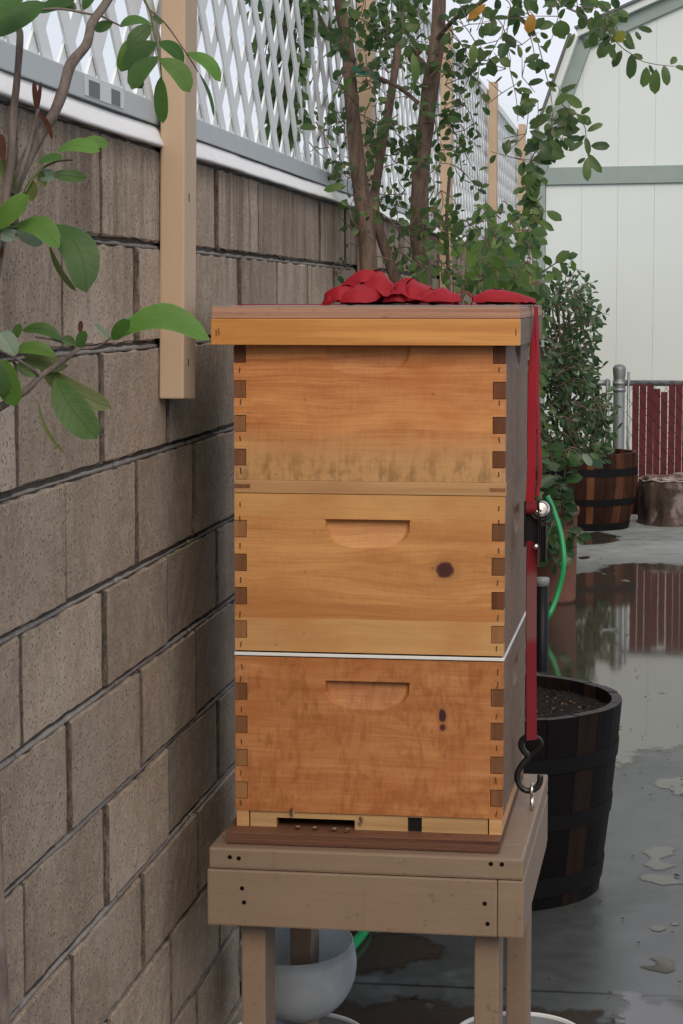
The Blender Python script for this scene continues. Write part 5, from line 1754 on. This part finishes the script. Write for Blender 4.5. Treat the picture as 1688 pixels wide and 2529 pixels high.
# dark mass under the crown
for (x, y) in ((640, 20), (690, 15), (740, 20), (790, 30), (830, 50), (800, 90), (840, 110), (880, 20), (920, 10), (960, 30), (1000, 20), (1040, 10), (900, 60), (780, 60), (940, 80), (1000, 90)):
    yy = tr.uniform(4.85, 5.3)
    T([(x, y - 60, yy), (x + tr.uniform(-15, 15), y - 20, yy), (x + tr.uniform(-25, 25), y + 25, yy)], 0.0075, 0.022, 0.038)
for (x, y) in ((620, -20), (700, -40), (780, -60), (860, -60), (940, -60), (1020, -60), (1100, -50), (1180, -40), (1260, -30), (1340, -40), (1420, -30), (1500, -50), (720, -110), (840, -130), (960, -140), (1080, -140), (1200, -130), (1320, -120)):
    yy = tr.uniform(4.7, 5.4)
    T([(x - 40, y - 30, yy), (x, y, yy), (x + 40, y + 20, yy)], 0.010, 0.024, 0.040)
# short leafy shoots on the stems and thin twigs between them
for (x, y, n_, sp) in ((900, 40, 3, 70), (960, 60, 3, 60), (1000, 110, 3, 70), (900, 210, 3, 50), (960, 180, 3, 60), (940, 130, 3, 60), (1010, 240, 3, 50), (930, 290, 3, 60), (1075, 300, 3, 60), (1100, 210, 3, 60),
                       (900, 360, 3, 50), (975, 400, 3, 50), (850, 300, 2, 40), (840, 380, 2, 40), (980, 330, 3, 60), (1060, 360, 3, 50), (1120, 330, 3, 60), (1150, 260, 3, 60), (860, 440, 3, 40),
                       (930, 480, 3, 50), (1000, 470, 3, 40), (1090, 470, 3, 60), (1140, 420, 3, 70), (1080, 560, 3, 50), (970, 560, 3, 40), (1010, 610, 3, 50), (1085, 640, 3, 60), (1120, 90, 3, 60), (1140, 150, 3, 60), (1180, 200, 3, 60), (1090, 140, 3, 40)):
    for q in range(n_):
        yy = tr.uniform(5.0, 5.4)
        a = tr.uniform(0, 6.28)
        T([(x, y, yy), (x + sp * .5 * math.cos(a) + tr.uniform(-8, 8), y + sp * .5 * math.sin(a), yy), (x + sp * math.cos(a), y + sp * math.sin(a) + 10, yy + tr.uniform(-.1, .1))], 0.014, 0.012, 0.033, r=0.0014)
# bare wiry twigs
for pts in ([(862, 150, 5.1), (830, 230, 5.05), (800, 330, 5.02), (830, 420, 5.05), (850, 450, 5.1)], [(780, 300, 5.0), (810, 350, 5.0), (845, 400, 5.0), (890, 470, 5.1)], [(740, 320, 4.9), (780, 370, 4.95), (820, 405, 5.0)],
            [(880, 260, 5.1), (850, 220, 5.05), (820, 200, 5.0)], [(915, 250, 5.15), (900, 290, 5.1), (915, 330, 5.1)], [(885, 280, 5.1), (930, 300, 5.1), (990, 310, 5.1), (1030, 330, 5.2)], [(880, 230, 5.1), (930, 215, 5.1), (960, 240, 5.1)],
            [(870, 40, 5.1), (920, 60, 5.1), (980, 110, 5.1), (1050, 110, 5.15)], [(900, 500, 5.15), (960, 540, 5.1), (1010, 600, 5.1), (1080, 650, 5.2)], [(1050, 560, 5.2), (1080, 600, 5.2), (1130, 610, 5.3)], [(1110, 300, 5.2), (1140, 360, 5.3), (1170, 420, 5.4)],
            [(790, 690, 5.2), (830, 650, 5.2), (860, 640, 5.2)], [(800, 700, 5.2), (840, 672, 5.2), (870, 650, 5.2)], [(1090, 50, 5.1), (1140, 110, 5.1), (1160, 180, 5.1), (1130, 250, 5.1)], [(960, 640, 5.3), (1000, 700, 5.3), (1010, 740, 5.3)], [(1020, 660, 5.3), (1075, 655, 5.3), (1120, 690, 5.3)]):
    T(pts, 0.035, 0.014, 0.026, r=0.0018)
for q in range(95):
    x, y = tr.uniform(770, 1190), tr.uniform(40, 640)
    a = tr.uniform(0, 6.28); sp = tr.uniform(40, 90); yy = tr.uniform(5.0, 5.4)
    T([(x, y, yy), (x + sp * .5 * math.cos(a) + tr.uniform(-12, 12), y + sp * .5 * math.sin(a) + tr.uniform(-12, 12), yy), (x + sp * math.cos(a), y + sp * math.sin(a), yy)], 0.022, 0.010, 0.027, r=0.0015)
# strands against the sky and the shed
for pts in ([(1250, -20, 4.9), (1306, 81, 4.9), (1322, 140, 4.88), (1335, 170, 4.88)], [(1300, 20, 4.9), (1322, 80, 4.9), (1342, 156, 4.88), (1355, 208, 4.87), (1363, 250, 4.86), (1366, 299, 4.85), (1355, 343, 4.85), (1320, 380, 4.85)],
            [(1180, 20, 4.95), (1240, 60, 4.92), (1258, 160, 4.9), (1275, 240, 4.9), (1280, 300, 4.9)], [(1200, -20, 4.95), (1260, 10, 4.9), (1252, 90, 4.9), (1262, 150, 4.9)],
            [(1425, 281, 4.85), (1444, 312, 4.85), (1448, 341, 4.85), (1452, 385, 4.85)], [(1400, 20, 4.85), (1440, 40, 4.83), (1493, 81, 4.82), (1514, 96, 4.82), (1540, 120, 4.81), (1561, 134, 4.81), (1587, 151, 4.8), (1610, 157, 4.8), (1634, 161, 4.8), (1665, 164, 4.8)],
            [(1330, -20, 4.88), (1400, 10, 4.86), (1470, 20, 4.84), (1530, 5, 4.84)], [(1366, 299, 4.85), (1390, 270, 4.85), (1425, 281, 4.85)]):
    T(pts, 0.045, 0.018, 0.030, r=0.0014)
for (x, y, sp, ds) in ((1250, 40, 60, .012), (1230, 100, 60, .014), (1290, 110, 50, .016), (1250, 170, 50, .016), (1320, 40, 70, .011), (1380, 40, 60, .010), (1430, 30, 60, .009), (1480, 40, 60, .009), (1520, 60, 50, .012), (1240, 230, 50, .018), (1290, 190, 50, .018),
                       (1300, 330, 60, .012), (1330, 300, 50, .012), (1270, 390, 60, .012), (1310, 400, 60, .010), (1340, 390, 50, .010), (1360, 330, 50, .011), (1390, 260, 50, .014), (1400, 300, 50, .011), (1200, 150, 60, .02), (1160, 60, 70, .014), (1200, 20, 60, .012)):
    for q in range(3):
        a = tr.uniform(0, 6.28); yy = tr.uniform(4.75, 5.0)
        T([(x, y, yy), (x + sp * .5 * math.cos(a), y + sp * .5 * math.sin(a), yy), (x + sp * math.cos(a), y + sp * math.sin(a), yy)], ds * 1.5, 0.022, 0.042, r=0.0011)
# single leaves read off the photograph (zoomed frame: 0.2602 px per unit, offset 1280)
for (b, t, w) in (((850, 370), (765, 555), 110), ((1000, 290), (935, 400), 100), ((1035, 300), (1085, 440), 62), ((1115, 300), (1165, 380), 45), ((1135, 260), (1275, 300), 56), ((985, 480), (900, 640), 75), ((1080, 510), (1060, 750), 100),
                  ((1220, 635), (1185, 830), 92), ((1310, 655), (1300, 895), 106), ((1385, 620), (1415, 815), 86), ((1490, 630), (1590, 665), 52), ((400, 190), (420, 358), 170), ((540, 315), (465, 462), 46), ((730, 300), (705, 450), 96),
                  ((860, 150), (780, 340), 92), ((920, 110), (880, 270), 110), ((950, 80), (1030, 215), 90), ((620, 20), (700, 120), 100), ((560, 60), (620, 180), 90), ((760, 10), (860, 110), 100), ((640, 130), (600, 280), 90), ((700, 160), (690, 300), 100), ((880, 0), (960, 70), 80),
                  ((245, 760), (95, 802), 62), ((210, 310), (285, 360), 52), ((170, 560), (250, 655), 82), ((0, 430), (25, 550), 50), ((0, 840), (140, 885), 52), ((20, 950), (200, 960), 62), ((320, 1090), (110, 1222), 104), ((110, 1245), (265, 1310), 72), ((560, 800), (400, 862), 52),
                  ((350, 1000), (480, 890), 84), ((450, 900), (607, 1022), 92), ((360, 1060), (560, 1080), 92), ((340, 1150), (585, 1150), 100), ((340, 1235), (590, 1225), 92), ((560, 1080), (640, 1182), 56), ((595, 1085), (687, 1025), 52), ((655, 1248), (807, 1175), 60),
                  ((690, 1385), (872, 1385), 84), ((665, 1460), (795, 1642), 78), ((655, 1500), (657, 1722), 84), ((640, 1500), (563, 1550), 38), ((640, 1300), (672, 1472), 58), ((620, 1350), (478, 1432), 58), ((50, 1430), (240, 1350), 112), ((150, 1500), (452, 1482), 112), ((300, 1330), (430, 1492), 92), ((400, 1320), (470, 1432), 52), ((150, 1580), (257, 1657), 62),
                  ((90, 930), (20, 1000), 60), ((30, 1110), (145, 1030), 40), ((30, 760), (0, 830), 40), ((300, 700), (340, 740), 50), ((255, 650), (300, 620), 40)):
    k = 0.2602
    yy = tr.uniform(4.78, 4.9)
    pb, pt = at(1280 + b[0] * k, b[1] * k, yy), at(1280 + t[0] * k, t[1] * k, yy + tr.uniform(-.01, .01))
    LEAFS.append((9, leaf_geom(pb, pt, w * k * yy / F, Vector((tr.uniform(-.4, .4), -1, tr.uniform(0, .6))), tr.uniform(0, .08), tr.uniform(-.06, .06), 6, 0.16), 'leaf_tree'))
for (b, t, w, mt) in (((1200, 10), (1156, 48), 20, 'leaf_orange'), ((1316, 34), (1303, 82), 27, 'leaf_orange'), ((1170, 110), (1168, 150), 24, 'leaf_vine'), ((1125, 5), (1170, -2), 22, 'leaf_vine'), ((1020, 130), (1028, 205), 22, 'leaf_vine'), ((645, 395), (660, 440), 26, 'leaf_vine'), ((850, 455), (800, 470), 20, 'leaf_vine')):
    yy = 4.8
    LEAFS.append((9, leaf_geom(at(*b, yy), at(*t, yy), w * yy / F, (0.1, -1, 0.2), 0.05, 0.03, 6, 0.16), mt))


def flush(root, O, wood, mat='bark_brown', main='leaf_tree', limit=298):
    global LEAFS
    tag(wood.build('twigs', M[mat], root, rel=O, smooth=True), kind='stuff')
    LEAFS.sort(key=lambda q: -q[0])
    for (s, gmt, mt) in LEAFS[:limit]: leaf_obj(root, O, gmt, mt)
    rest = LEAFS[limit:]
    if rest:
        m = MB()
        for (s, (vs_, fs_, uv), mt) in rest: m.add(vs_, fs_)
        tag(m.build('foliage', M[main], root, rel=O, smooth=True), kind='stuff')
    n = len(LEAFS)
    LEAFS = []
    return n


print('tree leaves', flush(tree, TO, tw))

# ---- climbing vine along the wall behind the tree
VO = Vector((-0.60, 7.4, 0))
vine = tag(empty('climbing_vine', VO), 'bright green leafy vine against the wall beyond the tree, right of its stems', 'vine')
vr = random.Random(31)
vw = MB()
V = lambda pts, ds, L0=0.028, L1=0.062, **k: twig(pts, ds, L0, L1, mat='leaf_vine', rnd=vr, coll=vw, r=0.0030, rtip=0.0012, droop=0.9, **k)
for (x0, x1, yb) in ((1130, 1150, 520), (1180, 1200, 470), (1230, 1240, 480), (1275, 1285, 430), (1310, 1318, 480), (1330, 1325, 520)):
    yy = 7.0 + (x0 - 1130) / 200 * 1.6
    vw.tube([at(x0, 1400, yy), at(x0, 1000, yy), at((x0 + x1) / 2, 760, yy), at(x1, yb + 90, yy)], [0.008, 0.007, 0.005, 0.002], 6)
for q in range(150):
    x = vr.triangular(1060, 1345, 1290); y = vr.triangular(470, 790, 660)
    if x < 1200 and y < 540: continue
    if y < 500 and vr.random() < 0.6: continue
    yy = vr.uniform(6.6, 8.8)
    a = vr.uniform(0, 6.28); sp = vr.uniform(20, 45)
    V([(x, y, yy), (x + sp * .5 * math.cos(a), y + sp * .5 * math.sin(a) - 6, yy), (min(1350, x + sp * math.cos(a)), y + sp * math.sin(a), yy)], 0.016)
for q in range(16):
    x = vr.uniform(1295, 1345); y = vr.uniform(380, 520)
    V([(x, y, 8.4), (x + vr.uniform(-15, 15), y + 20, 8.4), (x + vr.uniform(-20, 20), y + 40, 8.4)], 0.02)
# hanging shoot across the shed
V([(1330, 680, 8.4), (1365, 655, 8.3), (1395, 640, 8.3), (1420, 640, 8.3)], 0.022, 0.04, 0.07)
for q in range(70):     # lower growth behind the hive's right side
    x = vr.uniform(1285, 1335); y = vr.uniform(760, 1240); yy = vr.uniform(8.6, 9.6)
    V([(x, y - 20, yy), (x + vr.uniform(-10, 10), y, yy), (x + vr.uniform(-14, 14), y + 22, yy)], 0.026, 0.03, 0.055)
print('vine leaves', flush(vine, VO, vw, 'bark_brown', 'leaf_vine'))

# ---- dark shrub in the far barrel
SO = Vector((-0.42, 13.7, 0.42))
shrub = tag(empty('dark_shrub', SO), 'dark green bushy shrub growing from the far reddish barrel', 'shrub')
sr = random.Random(41)
sw = MB()
Z = lambda pts, ds, L0=0.030, L1=0.072, **k: twig(pts, ds, L0, L1, mat='leaf_shrub', rnd=sr, coll=sw, r=0.0035, rtip=0.0015, droop=0.6, w0=0.28, w1=0.5, **k)
for k in range(9):
    x1 = 1330 + k * 16
    sw.tube([at(1400 + k * 4, 1140, 13.7), at(1390 + k * 2, 1000, 13.7), at((1390 + x1) / 2, 850, 13.65), at(x1, 720 + abs(k - 3) * 25, 13.6)], [0.012, 0.010, 0.008, 0.004], 6)


def edge_x(y):      # right-hand outline of the shrub
    pts = [(640, 1420), (690, 1440), (760, 1470), (830, 1470), (880, 1450), (940, 1470), (1000, 1490), (1060, 1508), (1120, 1500), (1140, 1440)]
    for (a, b) in zip(pts[:-1], pts[1:]):
        if a[0] <= y <= b[0]: return a[1] + (b[1] - a[1]) * (y - a[0]) / (b[0] - a[0])
    return 1420


for q in range(440):
    y = 690 + 440 * sr.random() ** 0.8
    x = sr.uniform(1318, edge_x(y) - 14 + 10 * math.sin(y * 0.09))
    yy = sr.uniform(13.3, 13.95)
    a = sr.uniform(-0.6, 1.4); sp = sr.uniform(22, 52)
    Z([(x, y, yy), (x + sp * .5 * math.cos(a), y + sp * .5 * math.sin(a) - 6, yy), (x + sp * math.cos(a), y + sp * math.sin(a), yy)], 0.024)
for pts in ([(1395, 720, 13.5), (1400, 670, 13.5), (1412, 640, 13.5)], [(1400, 700, 13.5), (1425, 665, 13.5), (1440, 690, 13.5)], [(1400, 760, 13.4), (1440, 745, 13.4), (1470, 770, 13.4)], [(1420, 800, 13.4), (1450, 800, 13.4), (1485, 832, 13.4)], [(1390, 740, 13.4), (1430, 725, 13.4), (1450, 740, 13.4)], [(1380, 690, 13.4), (1390, 655, 13.4), (1400, 635, 13.4)], [(1420, 860, 13.4), (1445, 870, 13.4), (1458, 900, 13.4)]):
    Z(pts, 0.020, 0.025, 0.05)
print('shrub leaves', flush(shrub, SO, sw, 'bark_brown', 'leaf_shrub'))

# ---- plant in the terracotta pot
PO = Vector((-0.412, 10.25, 0.41))
pl = tag(empty('potted_plant', PO), 'loose leafy plant in the terracotta pot, trailing over its rim', 'plant')
pr_ = random.Random(51)
pw_ = MB()
Q = lambda pts, ds, L0=0.05, L1=0.09, **k: twig(pts, ds, L0, L1, mat='leaf_shrub', rnd=pr_, coll=pw_, r=0.003, rtip=0.0015, droop=0.7, **k)
for pts in ([(1385, 1280, 10.2), (1375, 1220, 10.1), (1355, 1150, 10.1), (1350, 1090, 10.1)], [(1385, 1280, 10.2), (1395, 1180, 10.1), (1400, 1110, 10.1), (1440, 1125, 10.1), (1470, 1120, 10.1)], [(1380, 1280, 10.2), (1365, 1230, 10.1), (1340, 1180, 10.1)], [(1390, 1275, 10.1), (1388, 1230, 10.05), (1360, 1120, 10.0)],
            [(1375, 1270, 10.1), (1362, 1310, 10.0), (1385, 1350, 9.98), (1425, 1322, 9.98)], [(1365, 1290, 10.0), (1352, 1340, 9.95), (1370, 1385, 9.95), (1390, 1400, 9.95)], [(1380, 1280, 10.0), (1372, 1330, 9.96), (1400, 1310, 9.96), (1430, 1325, 9.96)]):
    Q(pts, 0.022)
for (b, t, w, mt) in (((1430, 1125), (1410, 1145), 30, 'leaf_shrub'), ((1440, 1120), (1462, 1150), 18, 'leaf_pale'), ((1458, 1118), (1480, 1134), 14, 'leaf_vine'), ((1358, 1012), (1376, 1018), 12, 'leaf_vine')):
    LEAFS.append((9, leaf_geom(at(*b, 10.0), at(*t, 10.0), w * 10.0 / F, (0.1, -1, 0.2), 0.05, 0.0, 6, 0.16), mt))
print('plant leaves', flush(pl, PO, pw_, 'bark_brown', 'leaf_shrub'))
